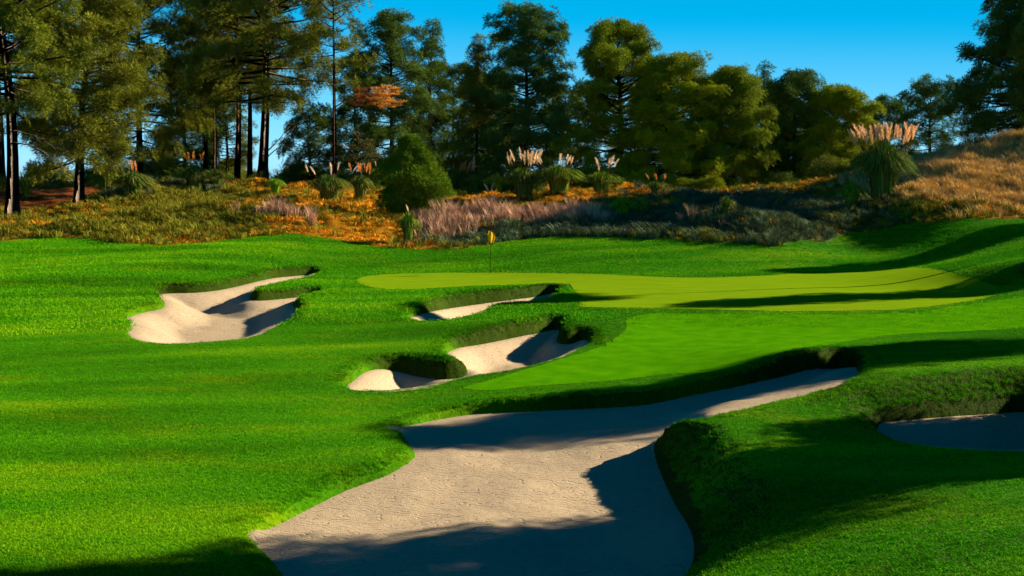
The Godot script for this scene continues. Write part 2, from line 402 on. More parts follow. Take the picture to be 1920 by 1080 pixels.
func make_materials() -> void:
	var g := mat(Color.WHITE, 0.95, 0.1)
	g.vertex_color_use_as_albedo = true
	g.albedo_texture = noise_tex(0.03, lin(0.55, 0.55, 0.5), lin(1, 1, 1), 3, 5, 512, 0.3)
	g.heightmap_enabled = true
	g.heightmap_texture = noise_tex(0.06, Color.BLACK, Color.WHITE, 5, 4)
	g.heightmap_scale = 2.0
	tri_world(g, 0.45)
	M.grass_ground = g
	var nat: StandardMaterial3D = g.duplicate()
	nat.heightmap_scale = 8.0
	M.native = nat
	var put_g := mat(lin(0.14, 0.235, 0.004), 0.9, 0.0)
	put_g.albedo_texture = noise_tex(0.02, lin(0.72, 0.84, 0.8), lin(1, 1, 1), 9, 5, 512, 0.35)
	tri_world(put_g, 0.12)
	put_g.uv1_scale = Vector3(0.05, 0.2, 0.22)
	M.green = put_g
	var ap := mat(lin(0.065, 0.225, 0.001), 0.9, 0.0)
	ap.albedo_texture = noise_tex(0.02, lin(0.55, 0.75, 0.8), lin(1, 1, 1), 19, 5, 512, 0.4)
	tri_world(ap, 0.1)
	M.approach = ap
	var s := mat(lin(0.455, 0.355, 0.245), 0.95, 0.05)
	var im := Image.create(512, 512, false, Image.FORMAT_RGB8)
	var cm := Image.create(512, 512, false, Image.FORMAT_RGB8)
	var f := FastNoiseLite.new()
	f.frequency = 1.0
	f.fractal_octaves = 2
	for y in 512:
		for x in 512:
			# rake furrows that wander and break up, over loose grains; wraps on both sides
			var ax := TAU * x / 512.0
			var ay := TAU * y / 512.0
			var wob := f.get_noise_3d(cos(ax) * 1.2, sin(ax) * 1.2, cos(ay) * 1.5) * 7.0
			var keep := clampf(0.35 + 1.6 * f.get_noise_3d(cos(ax) * 1.6 + 9.0, sin(ax) * 1.6, sin(ay + 0.5 * cos(ay)) * 12.0), 0.0, 1.0)
			var rake := pow(0.5 + 0.5 * sin(ay * 18.0 + wob), 5.0) * keep
			var grain := rng.randf()
			var hh := 0.55 * (1.0 - rake) + 0.45 * grain
			im.set_pixel(x, y, Color(hh, hh, hh))
			var t := 0.86 + 0.14 * rng.randf() - 0.10 * rake
			cm.set_pixel(x, y, Color(t, t, t * 0.99))
	s.albedo_texture = ImageTexture.create_from_image(cm)
	s.heightmap_enabled = true
	s.heightmap_texture = ImageTexture.create_from_image(im)
	s.heightmap_scale = 5.0
	tri_world(s, 0.42)
	M.sand = s
	M.blade = leaf_mat(lin(0.05, 0.16, 0.0), 0.8, 0.05)
	M.dry = leaf_mat(lin(0.18, 0.12, 0.03), 0.85, 0.1)
	M.needle = leaf_mat(lin(0.12, 0.16, 0.008), 0.75, 0.15)
	M.plume = leaf_mat(lin(0.35, 0.26, 0.18), 0.95, 0.05)
	var bark := mat(Color.WHITE, 0.95, 0.1)
	bark.vertex_color_use_as_albedo = true
	bark.albedo_texture = noise_tex(0.035, lin(0.45, 0.42, 0.4), lin(1, 1, 1), 31, 4, 512, 0.3)
	bark.heightmap_enabled = true
	bark.heightmap_texture = noise_tex(0.035, Color.BLACK, Color.WHITE, 31, 4)
	bark.heightmap_scale = 9.0
	bark.uv1_triplanar = true
	bark.uv1_scale = Vector3(1.2, 0.35, 1.2)
	M.bark = bark

# ------------------------------------------------------------------ ground meshes
func grass_tone(x: float, z: float) -> Color:
	# lengthwise mowing grain, wandering patches, warmer tired spots; colour of the turf itself
	var grain := noise.get_noise_2d(x * 2.0 - z * 0.6, (z + x * 0.32) * 15.0)
	var patch := noise2.get_noise_2d(x * 3.0, z * 5.0)
	var tired := clampf(noise2.get_noise_2d(x * 9.0 + 70.0, z * 20.0) * 1.6 - 0.2, 0.0, 1.0)
	var k := clampf(1.0 + 0.4 * grain + 0.4 * patch, 0.55, 1.5)
	return Color(0.042 * k + 0.045 * tired + 0.055 * clampf(patch + grain, 0.0, 1.0), 0.17 * k + 0.015 * tired, 0.002 * k, 1.0)

# the faces of the bunker banks carry dense dark rough with dead stems and bare soil showing, deepened to paint shade on the high ones
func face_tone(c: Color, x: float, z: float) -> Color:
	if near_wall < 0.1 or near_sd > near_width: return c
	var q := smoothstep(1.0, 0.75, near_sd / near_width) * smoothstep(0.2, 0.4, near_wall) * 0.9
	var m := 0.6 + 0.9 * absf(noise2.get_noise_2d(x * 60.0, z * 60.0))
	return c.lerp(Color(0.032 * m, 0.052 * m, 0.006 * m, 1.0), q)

var near_width := 0.3
var zones := []      # native cover: kind, x, z, rx, rz
func zone_at(x: float, z: float) -> PackedFloat32Array:
	var w := PackedFloat32Array([0.22, 0.2, 0.0, 0.0, 0.0, 0.0, 0.0])
	for q in zones:
		var dx: float = (x - q[1]) / q[3]
		var dz: float = (z - q[2]) / q[4]
		var d := dx * dx + dz * dz
		if d < 2.5:
			w[q[0]] += (6.0 if q[0] == 4 else 1.6) * exp(-d * 2.2)
	return w

# 0 orange dry grass, 1 olive wild grass, 2 pinkish feather grass, 3 blue green long grass, 4 pine straw, 5 tan hill grass, 6 bare earth
const ZONE_COLOR := [Color(0.50, 0.22, 0.012), Color(0.12, 0.13, 0.012), Color(0.30, 0.19, 0.13), Color(0.055, 0.085, 0.045), Color(0.32, 0.085, 0.02), Color(0.40, 0.27, 0.09), Color(0.36, 0.14, 0.03)]
func native_tone(x: float, z: float) -> Color:
	var w := zone_at(x, z)
	var s := 0.0
	var c := Color(0, 0, 0)
	for k in 7:
		s += w[k]
		c += ZONE_COLOR[k] * w[k]
	var m := clampf(0.8 + 0.7 * noise2.get_noise_2d(x * 22.0, z * 22.0), 0.4, 1.3)
	c = c * (m / s)
	c.a = 1.0
	return c

func build_ground() -> void:
	var ang := PackedFloat32Array()
	var a := -180.0
	while a < 180.0 - 0.01:
		ang.append(a)
		var q := absf(a + 0.01)
		a += 0.1 if q < 23.4 else 0.6 if q < 60.0 else 4.0
	ang.append(180.0)
	var rad := PackedFloat32Array()
	var r := 0.5
	while r < 1900.0:
		rad.append(r)
		if r < 11.0: r += 0.5
		elif r < 20.0: r += 0.085
		elif r < 76.0: r += clampf(r * r / 5200.0, 0.09, 0.2)
		elif r < 130.0: r += 0.45
		else: r *= 1.12
	var nc := ang.size()
	var nr := rad.size()
	var v := PackedVector3Array()
	var n := PackedVector3Array()
	var c := PackedColorArray()
	var isn := PackedByteArray()
	v.resize(nc * nr); n.resize(nc * nr); c.resize(nc * nr); isn.resize(nc * nr)
	var sn := PackedFloat32Array()
	var cs := PackedFloat32Array()
	for i in nc:
		sn.append(sin(deg_to_rad(ang[i])))
		cs.append(cos(deg_to_rad(ang[i])))
	for j in nr:
		var rr := rad[j]
		var far := smoothstep(140.0, 420.0, rr)
		for i in nc:
			var x := rr * sn[i]
			var z := -rr * cs[i]
			var y: float
			if rr < 135.0:
				y = ground(x, z)
				if near_sd > 0.0:
					y += noise.get_noise_2d(x * 9.0, z * 9.0) * 0.022
			else:
				y = lerpf(base_h(x, z), 1.5, far)
			var k := j * nc + i
			v[k] = Vector3(x, y, z)
			var nat := rr > 55.0 and is_native(x, z)
			isn[k] = 1 if nat else 0
			if nat: v[k].y += native_roll(x, z)
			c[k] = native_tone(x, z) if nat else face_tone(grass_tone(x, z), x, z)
			n[k] = Vector3.UP
	for j in range(1, nr - 1):
		for i in nc:
			var k := j * nc + i
			var il := k - 1 if i > 0 else k + nc - 2
			var ir := k + 1 if i < nc - 1 else k - nc + 2
			n[k] = (v[ir] - v[il]).cross(v[k + nc] - v[k - nc]).normalized()
			if n[k].y < 0.0: n[k] = -n[k]
	var mown := PackedInt32Array()
	var wild := PackedInt32Array()
	for j in nr - 1:
		for i in nc - 1:
			var k := j * nc + i
			var t := isn[k] + isn[k + 1] + isn[k + nc] + isn[k + nc + 1]
			if t >= 2:
				wild.append(k); wild.append(k + nc); wild.append(k + 1)
				wild.append(k + 1); wild.append(k + nc); wild.append(k + nc + 1)
			else:
				mown.append(k); mown.append(k + nc); mown.append(k + 1)
				mown.append(k + 1); mown.append(k + nc); mown.append(k + nc + 1)
	for w in 2:
		var mb := MB.new()
		var seen := PackedInt32Array()
		seen.resize(nc * nr)
		seen.fill(-1)
		for k in (wild if w else mown):
			if seen[k] < 0:
				seen[k] = mb.v.size()
				mb.v.append(v[k]); mb.n.append(n[k]); mb.c.append(c[k])
			mb.ix.append(seen[k])
		var o := put("native_ground" if w else "fairway_ground", mb.mesh(M.native if w else M.grass_ground))
		tag(o, "bank of unmown native ground rising behind the green under the pines" if w else "rolling mown fairway and rough ground around bunkers and green", "ground", "", "structure")

func build_sand() -> void:
	for b in bunkers:
		var mb := MB.new()
		var w: int = b.w
		var h: int = b.h
		var res: float = b.res
		var id := PackedInt32Array()
		id.resize(w * h)
		id.fill(-1)
		for j in h:
			for i in w:
				if b.sd[j * w + i] > 0.32: continue
				id[j * w + i] = mb.v.size()
				var x: float = b.lo.x + i * res
				var z: float = b.lo.y + j * res
				var inn := clampf(-b.sd[j * w + i], 0.0, 1.2)
				var y: float = b.fl[j * w + i] + (noise.get_noise_2d(x * 30.0, z * 60.0) * 0.018 + noise2.get_noise_2d(x * 22.0, z * 22.0) * 0.05) * minf(1.0, inn * 1.4) - b.deep * smoothstep(0.0, b.reach, -b.sd[j * w + i])
				mb.v.append(Vector3(x, y, z))
				mb.c.append(Color.WHITE)
		mb.n.resize(mb.v.size())
		for j in h:
			for i in w:
				var k := id[j * w + i]
				if k < 0: continue
				var l := id[j * w + maxi(i - 1, 0)]
				var r := id[j * w + mini(i + 1, w - 1)]
				var u := id[maxi(j - 1, 0) * w + i]
				var d := id[mini(j + 1, h - 1) * w + i]
				l = k if l < 0 else l
				r = k if r < 0 else r
				u = k if u < 0 else u
				d = k if d < 0 else d
				var nn := (mb.v[d] - mb.v[u]).cross(mb.v[r] - mb.v[l])
				mb.n[k] = nn.normalized() if nn.length() > 1e-9 else Vector3.UP
				if i < w - 1 and j < h - 1:
					var e := id[j * w + i + 1]
					var g := id[(j + 1) * w + i]
					var f := id[(j + 1) * w + i + 1]
					if e >= 0 and g >= 0 and f >= 0:
						mb.ix.append(k); mb.ix.append(e); mb.ix.append(g)
						mb.ix.append(e); mb.ix.append(f); mb.ix.append(g)
		tag(put("sand_bunker", mb.mesh(M.sand)), b.label, "bunker", "sand bunkers", "structure")

func poly_of(flat: Array, parts: int) -> PackedVector2Array:
	var q := smooth_loop(flat, 2, parts)
	var out := PackedVector2Array()
	for i in q[0].size():
		out.append(Vector2(q[0][i], q[1][i]))
	return out

# a thin turf sheet that follows the ground: regular cells clipped by the outline
func drape(called: String, poly: PackedVector2Array, cell: float, lift: float, m: Material, label: String, category: String) -> void:
	var lo := poly[0]
	var hi := poly[0]
	for p in poly:
		lo = lo.min(p)
		hi = hi.max(p)
	var mb := MB.new()
	var seen := {}
	var nx := int((hi.x - lo.x) / cell) + 1
	var nz := int((hi.y - lo.y) / cell) + 1
	for j in nz:
		for i in nx:
			var p := lo + Vector2(i, j) * cell
			ground(p.x + cell * 0.5, p.y + cell * 0.5)
			if near_sd < near_width + 0.2 and near_wall > 0.1: continue      # the sheet stops short of the bunker banks
			var sq := PackedVector2Array([p, p + Vector2(cell, 0), p + Vector2(cell, cell), p + Vector2(0, cell)])
			var corners := 0
			for s in sq:
				if Geometry2D.is_point_in_polygon(s, poly): corners += 1
			var pieces := [sq]
			if corners < 4:
				pieces = Geometry2D.intersect_polygons(sq, poly)
			for pc in pieces:
				var ids := PackedInt32Array()
				for s in pc:
					var key := Vector2i(roundi(s.x * 2000.0), roundi(s.y * 2000.0))
					if not seen.has(key):
						seen[key] = mb.v.size()
						var e := 0.15
						var y := ground(s.x, s.y) + noise.get_noise_2d(s.x * 9.0, s.y * 9.0) * 0.022
						var sdw := near_sd
						mb.v.append(Vector3(s.x, y + lift, s.y))
						mb.n.append(Vector3(base_h(s.x - e, s.y) - base_h(s.x + e, s.y), 2.0 * e, base_h(s.x, s.y - e) - base_h(s.x, s.y + e)).normalized())
						mb.c.append(Color.WHITE)
					ids.append(seen[key])
				if corners == 4:
					for t in [0, 1, 2, 0, 2, 3]: mb.ix.append(ids[t])
				else:
					var tr := Geometry2D.triangulate_polygon(pc)
					for t in tr.size() / 3:
						var q0: Vector2 = pc[tr[t * 3]]
						var q1: Vector2 = pc[tr[t * 3 + 1]]
						var q2: Vector2 = pc[tr[t * 3 + 2]]
						var ccw := (q1 - q0).cross(q2 - q0) > 0.0
						mb.ix.append(ids[tr[t * 3]])
						mb.ix.append(ids[tr[t * 3 + (1 if ccw else 2)]])
						mb.ix.append(ids[tr[t * 3 + (2 if ccw else 1)]])
	tag(put(called, mb.mesh(m)), label, category, "", "structure")

# ------------------------------------------------------------------ grass
func grass_patch(count: int, spread: float, height: float, width: float, droop: float, base := 0.75) -> ArrayMesh:
	var mb := MB.new()
	for k in count:
		var a := rng.randf() * TAU
		var r := spread * sqrt(rng.randf())
		var p := Vector3(cos(a) * r, -0.01, sin(a) * r)
		var h := height * rng.randf_range(0.6, 1.25)
		var d := Vector3.RIGHT.rotated(Vector3.UP, rng.randf() * TAU)
		var s := d.cross(Vector3.UP) * width * rng.randf_range(0.7, 1.3)
		var mid := p + Vector3.UP * h * 0.6 + d * droop * h * 0.3
		var tip := p + Vector3.UP * h * (1.0 - 0.25 * droop) + d * droop * h
		var t := rng.randf_range(0.8, 1.25)
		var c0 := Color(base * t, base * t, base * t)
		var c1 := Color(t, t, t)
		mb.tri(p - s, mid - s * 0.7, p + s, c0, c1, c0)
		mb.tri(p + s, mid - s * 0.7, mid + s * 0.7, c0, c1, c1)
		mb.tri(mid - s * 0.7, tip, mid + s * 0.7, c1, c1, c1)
	return mb.mesh(M.blade)

func on_ground(x: float, z: float, lean := 0.5) -> Basis:
	var e := 0.12
	var y0 := ground(x - e, z)
	var y1 := ground(x + e, z)
	var y2 := ground(x, z - e)
	var y3 := ground(x, z + e)
	var up := Vector3.UP.lerp(Vector3(y0 - y1, 2.0 * e, y2 - y3).normalized(), lean).normalized()
	var side := up.cross(Vector3(0, 0, 1)).normalized()
	return Basis(side, up, side.cross(up)) * Basis(Vector3.UP, rng.randf() * TAU)

func build_turf() -> void:
	var near_patch := grass_patch(80, 0.15, 0.036, 0.0030, 0.8)
	var far_patch := grass_patch(60, 0.30, 0.055, 0.008, 0.7)
	for ring in 2:
		var step := 0.15 if ring == 0 else 0.29
		var r0 := 12.5 if ring == 0 else 42.0
		var r1 := 42.0 if ring == 0 else 84.0
		var where := []
		var tint := PackedColorArray()
		var z := -r0 * 0.9
		while z > -r1:
			var half := minf(-z * 0.43 + 1.0, r1)
			var x := -half
			while x < half:
				var px := x + rng.randf_range(-0.5, 0.5) * step
				var pz := z + rng.randf_range(-0.5, 0.5) * step
				x += step
				var rr := sqrt(px * px + pz * pz)
				if rr < r0 or rr > r1: continue
				var p := Vector2(px, pz)
				if ring == 1 and is_native(px, pz): continue
				if pz > -63.0 and pz < -44.0 and Geometry2D.is_point_in_polygon(p, green_poly): continue
				var apron := pz > -60.0 and pz < -28.0 and Geometry2D.is_point_in_polygon(p + Vector2(rng.randfn(), rng.randfn()) * 0.3, appr_poly)
				var y := ground(px, pz)
				if near_sd < 0.0 or (near_wall > 0.15 and near_sd < 0.24): continue
				var lip := clampf(1.0 - near_sd, 0.0, 1.0) * (1.0 if near_wall > 0.15 else 0.0)
				var s := rng.randf_range(0.85, 1.2)
				var b := on_ground(px, pz, 0.6)
				where.append(Transform3D(b.scaled_local(Vector3(s, s * (0.55 if apron else 1.0 + 0.45 * lip) * rng.randf_range(0.8, 1.3), s)), Vector3(px, y + noise.get_noise_2d(px * 9.0, pz * 9.0) * 0.022, pz)))
				var c := grass_tone(px, pz) * (rng.randf_range(1.9, 2.3))
				if apron: c = Color(0.115, 0.36, 0.002) * rng.randf_range(0.85, 1.15)
				c.a = 1.0
				tint.append(c)
			z -= step
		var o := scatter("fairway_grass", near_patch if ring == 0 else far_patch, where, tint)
		tag(o, "blades of the mown grass on the near fairway and mounds" if ring == 0 else "blades of the mown grass on the far fairway and banks", "grass", "", "stuff")
	# fringe that hangs over every sand edge
	var lip_patch := grass_patch(30, 0.09, 0.055, 0.0040, 1.1)
	var where := []
	var tint := PackedColorArray()
	for b in bunkers:
		var n: int = b.poly.size()
		for i in n:
			var p: Vector2 = b.poly[i]
			var q: Vector2 = b.poly[(i + 1) % n]
			var len := p.distance_to(q)
			var nrm := Vector2((q - p).y, -(q - p).x).normalized()
			if Geometry2D.is_point_in_polygon((p + q) * 0.5 + nrm * 0.05, b.poly): nrm = -nrm
			for k in int(len / 0.026) + 1:
				var t := p.lerp(q, rng.randf()) + nrm * (0.01 + 0.5 * rng.randf())
				if t.y > -9.0: continue
				var y := ground(t.x, t.y)
				if near_sd < -0.02 or (near_wall < 0.12 and rng.randf() < 0.6): continue
				var s := rng.randf_range(0.7, 1.3) * (0.45 if near_wall < 0.12 else 0.4 if near_sd < 0.24 else 0.85)
				where.append(Transform3D(on_ground(t.x, t.y, 1.0 if near_sd < 0.2 else 0.6).scaled_local(Vector3(s, s * rng.randf_range(0.8, 1.4), s)), Vector3(t.x, y, t.y)))
				var c := grass_tone(t.x, t.y) * rng.randf_range(0.9, 1.45)
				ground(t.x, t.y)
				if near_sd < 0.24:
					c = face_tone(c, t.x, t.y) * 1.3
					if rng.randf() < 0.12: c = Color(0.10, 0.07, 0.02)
				c.a = 1.0
				tint.append(c)
	tag(scatter("lip_grass", lip_patch, where, tint), "longer grass hanging over the bunker edges", "grass", "", "stuff")

func native_tuft(count: int, height: float, width: float, spread: float, arch: float, lo: Color, hi: Color) -> ArrayMesh:
	var mb := MB.new()
	for k in count:
		var a := rng.randf() * TAU
		var r := spread * sqrt(rng.randf())
		var p := Vector3(cos(a) * r, -0.03, sin(a) * r)
		var h := height * rng.randf_range(0.5, 1.2)
		var d := Vector3(cos(a), 0, sin(a)).rotated(Vector3.UP, rng.randf_range(-0.8, 0.8))
		var s := d.cross(Vector3.UP) * width
		var t := rng.randf_range(0.7, 1.3)
		var p1 := p + Vector3.UP * h * 0.55 + d * arch * h * 0.2
		var p2 := p + Vector3.UP * h * (1.0 - 0.3 * arch) + d * arch * h * 0.7
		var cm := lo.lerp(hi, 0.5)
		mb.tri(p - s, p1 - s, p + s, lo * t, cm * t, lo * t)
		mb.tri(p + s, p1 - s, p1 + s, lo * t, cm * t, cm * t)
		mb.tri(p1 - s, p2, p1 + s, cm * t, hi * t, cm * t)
	return mb.mesh(M.dry)

func build_native() -> void:
	var white := Color.WHITE
	var short := native_tuft(26, 0.30, 0.012, 0.22, 0.9, Color(0.7, 0.7, 0.7), white)
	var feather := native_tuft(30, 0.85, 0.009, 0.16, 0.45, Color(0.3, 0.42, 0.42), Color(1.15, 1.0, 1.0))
	var long_ := native_tuft(30, 0.55, 0.011, 0.2, 0.8, Color(0.75, 0.8, 0.8), white)
	var hill := native_tuft(28, 0.55, 0.010, 0.22, 0.55, Color(0.6, 0.65, 0.6), Color(1.1, 1.05, 1.0))
	var sets := [[], [], [], []]
	var tints := [PackedColorArray(), PackedColorArray(), PackedColorArray(), PackedColorArray()]
	var z := -64.0
	while z > -112.0:
		var step := 0.3 if z > -95.0 else 0.42
		var half := -z * 0.43 + 1.0
		var x := -half
		while x < half:
			var px := x + rng.randf_range(-0.6, 0.6) * step
			var pz := z + rng.randf_range(-0.6, 0.6) * step
			x += step
			if not is_native(px, pz): continue
			var w := zone_at(px, pz)
			var s := 0.0
			for k in 7: s += w[k]
			var u := rng.randf() * s
			var kind := 0
			while kind < 6 and u > w[kind]:
				u -= w[kind]
				kind += 1
			if kind == 4 or kind == 6 or (kind == 0 and rng.randf() < 0.45 + 0.5 * noise.get_noise_2d(px * 30.0, pz * 30.0)):
				continue
			var tone := 1.0 + 0.6 * noise2.get_noise_2d(px * 25.0, pz * 25.0)
			var c: Color = ZONE_COLOR[kind] * (tone * rng.randf_range(1.3, 2.3))
			if kind == 0: c = c.lerp(Color(0.5, 0.27, 0.02), rng.randf() * 0.7)
			if kind == 1: c = c.lerp(Color(0.2, 0.15, 0.015), rng.randf() * rng.randf())
			if kind == 5: c = c.lerp(Color(0.48, 0.34, 0.16), rng.randf())
			c.a = 1.0
			var slot: int = [0, 0, 1, 2, 0, 3, 0][kind]
			if kind == 1 and rng.randf() < 0.35: slot = 2
			var q := rng.randf_range(0.65, 1.25) * clampf(1.0 + 0.8 * noise.get_noise_2d(px * 18.0, pz * 18.0), 0.5, 1.6)
			if slot == 0 and pz > edge_z(px) - 1.2: q *= 0.8
			var b := on_ground(px, pz, 0.35)
			sets[slot].append(Transform3D(b.scaled_local(Vector3(q, q, q)), Vector3(px, ground(px, pz) + native_roll(px, pz), pz)))
			tints[slot].append(c)
		z -= step
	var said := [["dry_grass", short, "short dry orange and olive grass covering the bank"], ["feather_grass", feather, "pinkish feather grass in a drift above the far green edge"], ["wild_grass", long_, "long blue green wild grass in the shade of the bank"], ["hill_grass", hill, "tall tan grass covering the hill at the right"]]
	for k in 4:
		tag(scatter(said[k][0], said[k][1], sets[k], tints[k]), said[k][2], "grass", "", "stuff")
	# pine litter on the bare slope at the left
	var mb := MB.new()
	for k in 40:
		var p := Vector3(rng.randf_range(-0.4, 0.4), rng.randf_range(0.0, 0.03), rng.randf_range(-0.4, 0.4))
		var d := Vector3.RIGHT.rotated(Vector3.UP, rng.randf() * TAU) * rng.randf_range(0.08, 0.25)
		var s := d.cross(Vector3.UP).normalized() * 0.012
		mb.tri(p - d - s, p + d + Vector3.UP * rng.randf_range(0.0, 0.06), p - d + s)
	var litter := mb.mesh(M.dry)
	var where := []
	var tint := PackedColorArray()
	for q in zones:
		if q[0] != 4 and q[0] != 6: continue
		for k in int(q[3] * q[4] * 9.0):
			var t := Vector2.from_angle(rng.randf() * TAU) * sqrt(rng.randf())
			var px: float = q[1] + t.x * q[3]
			var pz: float = q[2] + t.y * q[4]
			if not is_native(px, pz): continue
			where.append(Transform3D(on_ground(px, pz, 1.0), Vector3(px, ground(px, pz) + native_roll(px, pz) + 0.02, pz)))
			var c := Color(0.34, 0.10, 0.025).lerp(Color(0.3, 0.18, 0.09), rng.randf() * rng.randf()) * rng.randf_range(0.5, 1.3)
			c.a = 1.0
			tint.append(c)
	tag(scatter("pine_straw", litter, where, tint), "reddish brown pine straw littering the bare slope", "pine straw", "", "stuff")

const ZONES := [
	[4, -35.94, -100.58, 4.5, 4.0], [4, -35.69, -95.34, 3.5, 4.0], [4, -32.66, -102.76, 4.0, 3.0], [4, -26.47, -76.61, 1.2, 2.0],
	[1, -20.84, -79.49, 7.0, 7.0], [1, -22.19, -93.65, 5.0, 5.0], [1, -21.78, -73.66, 5.0, 4.0], [1, -27.10, -72.28, 5.0, 3.0], [1, -15.83, -73.11, 4.0, 3.0], [1, -24.75, -94.54, 6.0, 5.0],
	[0, -18.08, -89.66, 2.5, 4.0], [0, -14.54, -84.22, 4.0, 5.0], [0, -10.35, -73.06, 4.0, 3.0], [0, -7.91, -73.02, 4.0, 3.0], [0, -11.25, -91.72, 4.0, 6.0], [0, -16.62, -100.04, 4.0, 5.0], [0, -11.30, -73.32, 3.0, 3.0],
	[0, -4.02, -96.77, 4.0, 4.0], [0, -2.55, -102.29, 3.0, 4.0], [0, 4.82, -96.58, 5.0, 5.0], [0, 6.65, -94.15, 4.0, 4.0], [0, 1.60, -96.36, 4.0, 3.0], [0, -0.82, -98.13, 3.0, 3.0],
	[2, -13.63, -76.13, 1.8, 1.6], [2, -3.56, -77.71, 2.2, 2.5], [2, -1.66, -79.52, 2.6, 2.5], [2, 0.33, -79.65, 2.6, 2.5], [2, 2.29, -78.57, 2.6, 2.5], [2, -4.05, -74.83, 2.0, 1.5], [2, 4.55, -78.08, 2.2, 2.0],
	[3, 10.96, -77.48, 6.0, 6.0], [3, 14.38, -78.52, 6.0, 7.0], [3, 17.87, -79.55, 5.0, 6.0], [3, 8.05, -74.32, 4.0, 3.0], [3, 14.86, -91.66, 6.0, 6.0], [3, -2.44, -73.04, 4.0, 2.0], [3, 1.25, -75.01, 5.0, 2.2], [3, 4.68, -74.88, 4.0, 2.0], [3, 15.38, -72.36, 6.0, 5.0],
	[5, 31.78, -86.00, 7.0, 10.0], [5, 35.07, -88.00, 7.0, 10.0], [5, 28.23, -85.00, 5.0, 7.0], [5, 31.22, -80.00, 5.0, 5.0], [5, 33.48, -96.00, 7.0, 7.0],
	[1, 21.95, -77.56, 3.0, 1.6], [1, 23.46, -76.17, 3.0, 1.6], [1, 10.82, -72.10, 2.0, 1.2], [1, 11.92, -71.50, 2.0, 1.2],
	[3, -24.27, -99.02, 2.5, 3.0], [3, -28.03, -95.04, 2.5, 3.0], [0, 8.31, -90.85, 5.0, 5.0], [0, -6.28, -75.40, 5.0, 2.5],
	[2, 10.18, -75.23, 0.6, 0.5], [2, 10.77, -74.77, 0.4, 0.4], [2, 12.30, -73.44, 0.4, 0.4],
	[6, 29.93, -76.97, 2.2, 1.5],
]

# ------------------------------------------------------------------ trees
# ground height under a plant, with the roll of the native bank
func stand(x: float, z: float) -> float:
	return ground(x, z) + (native_roll(x, z) if is_native(x, z) else 0.0)

# a pine spray: short twigs whose needles fan forward and up
func spray(twigs: int, needles: int, reach: float, long: float, wide: float, flat: float) -> ArrayMesh:
	var mb := MB.new()
	for k in twigs:
		var a := TAU * (k + rng.randf_range(-0.3, 0.3)) / twigs
		var up := rng.randf_range(-0.15, 0.9)
		var d := Vector3(cos(a), up * flat + 0.15, sin(a)).normalized()
		var p := d * reach * rng.randf_range(0.15, 0.4)
		var e := d * reach * rng.randf_range(0.6, 1.0)
		var t := rng.randf_range(0.75, 1.25)
		for j in needles:
			var q := p.lerp(e, (j + 0.5) / needles)
			var nd := (d + Vector3(rng.randf_range(-1, 1), rng.randf_range(-0.5, 1.1), rng.randf_range(-1, 1)) * 0.8).normalized()
			var s := nd.cross(Vector3(rng.randf_range(-1, 1), rng.randf_range(-1, 1), rng.randf_range(-1, 1))).normalized() * wide
			var c := Color(t, t, t) * rng.randf_range(0.8, 1.2)
			mb.tri(q - s, q + nd * long * rng.randf_range(0.7, 1.2), q + s, c, c, c)
	return mb.mesh(M.needle)

var sprays := []
const GREENS := [Color(0.13, 0.15, 0.012), Color(0.19, 0.23, 0.010), Color(0.10, 0.155, 0.022), Color(0.19, 0.20, 0.02), Color(0.25, 0.28, 0.006), Color(0.10, 0.165, 0.03)]

# profile: how far limbs reach at height u of the crown (0 bottom, 1 top)
func reach_at(shape: String, u: float) -> float:
	if shape == "cone": return pow(1.0 - u, 0.75) * 0.95 + 0.06
	if shape == "round": return sqrt(maxf(0.02, 1.0 - pow(absf(u - 0.38) / 0.66, 2.2)))
	if shape == "tall": return 0.25 + 0.75 * sqrt(maxf(0.0, sin(PI * clampf(u * 0.8 + 0.2, 0.0, 1.0))))
	return 0.35 + 0.65 * sin(PI * clampf(u * 0.78 + 0.16, 0.0, 1.0))

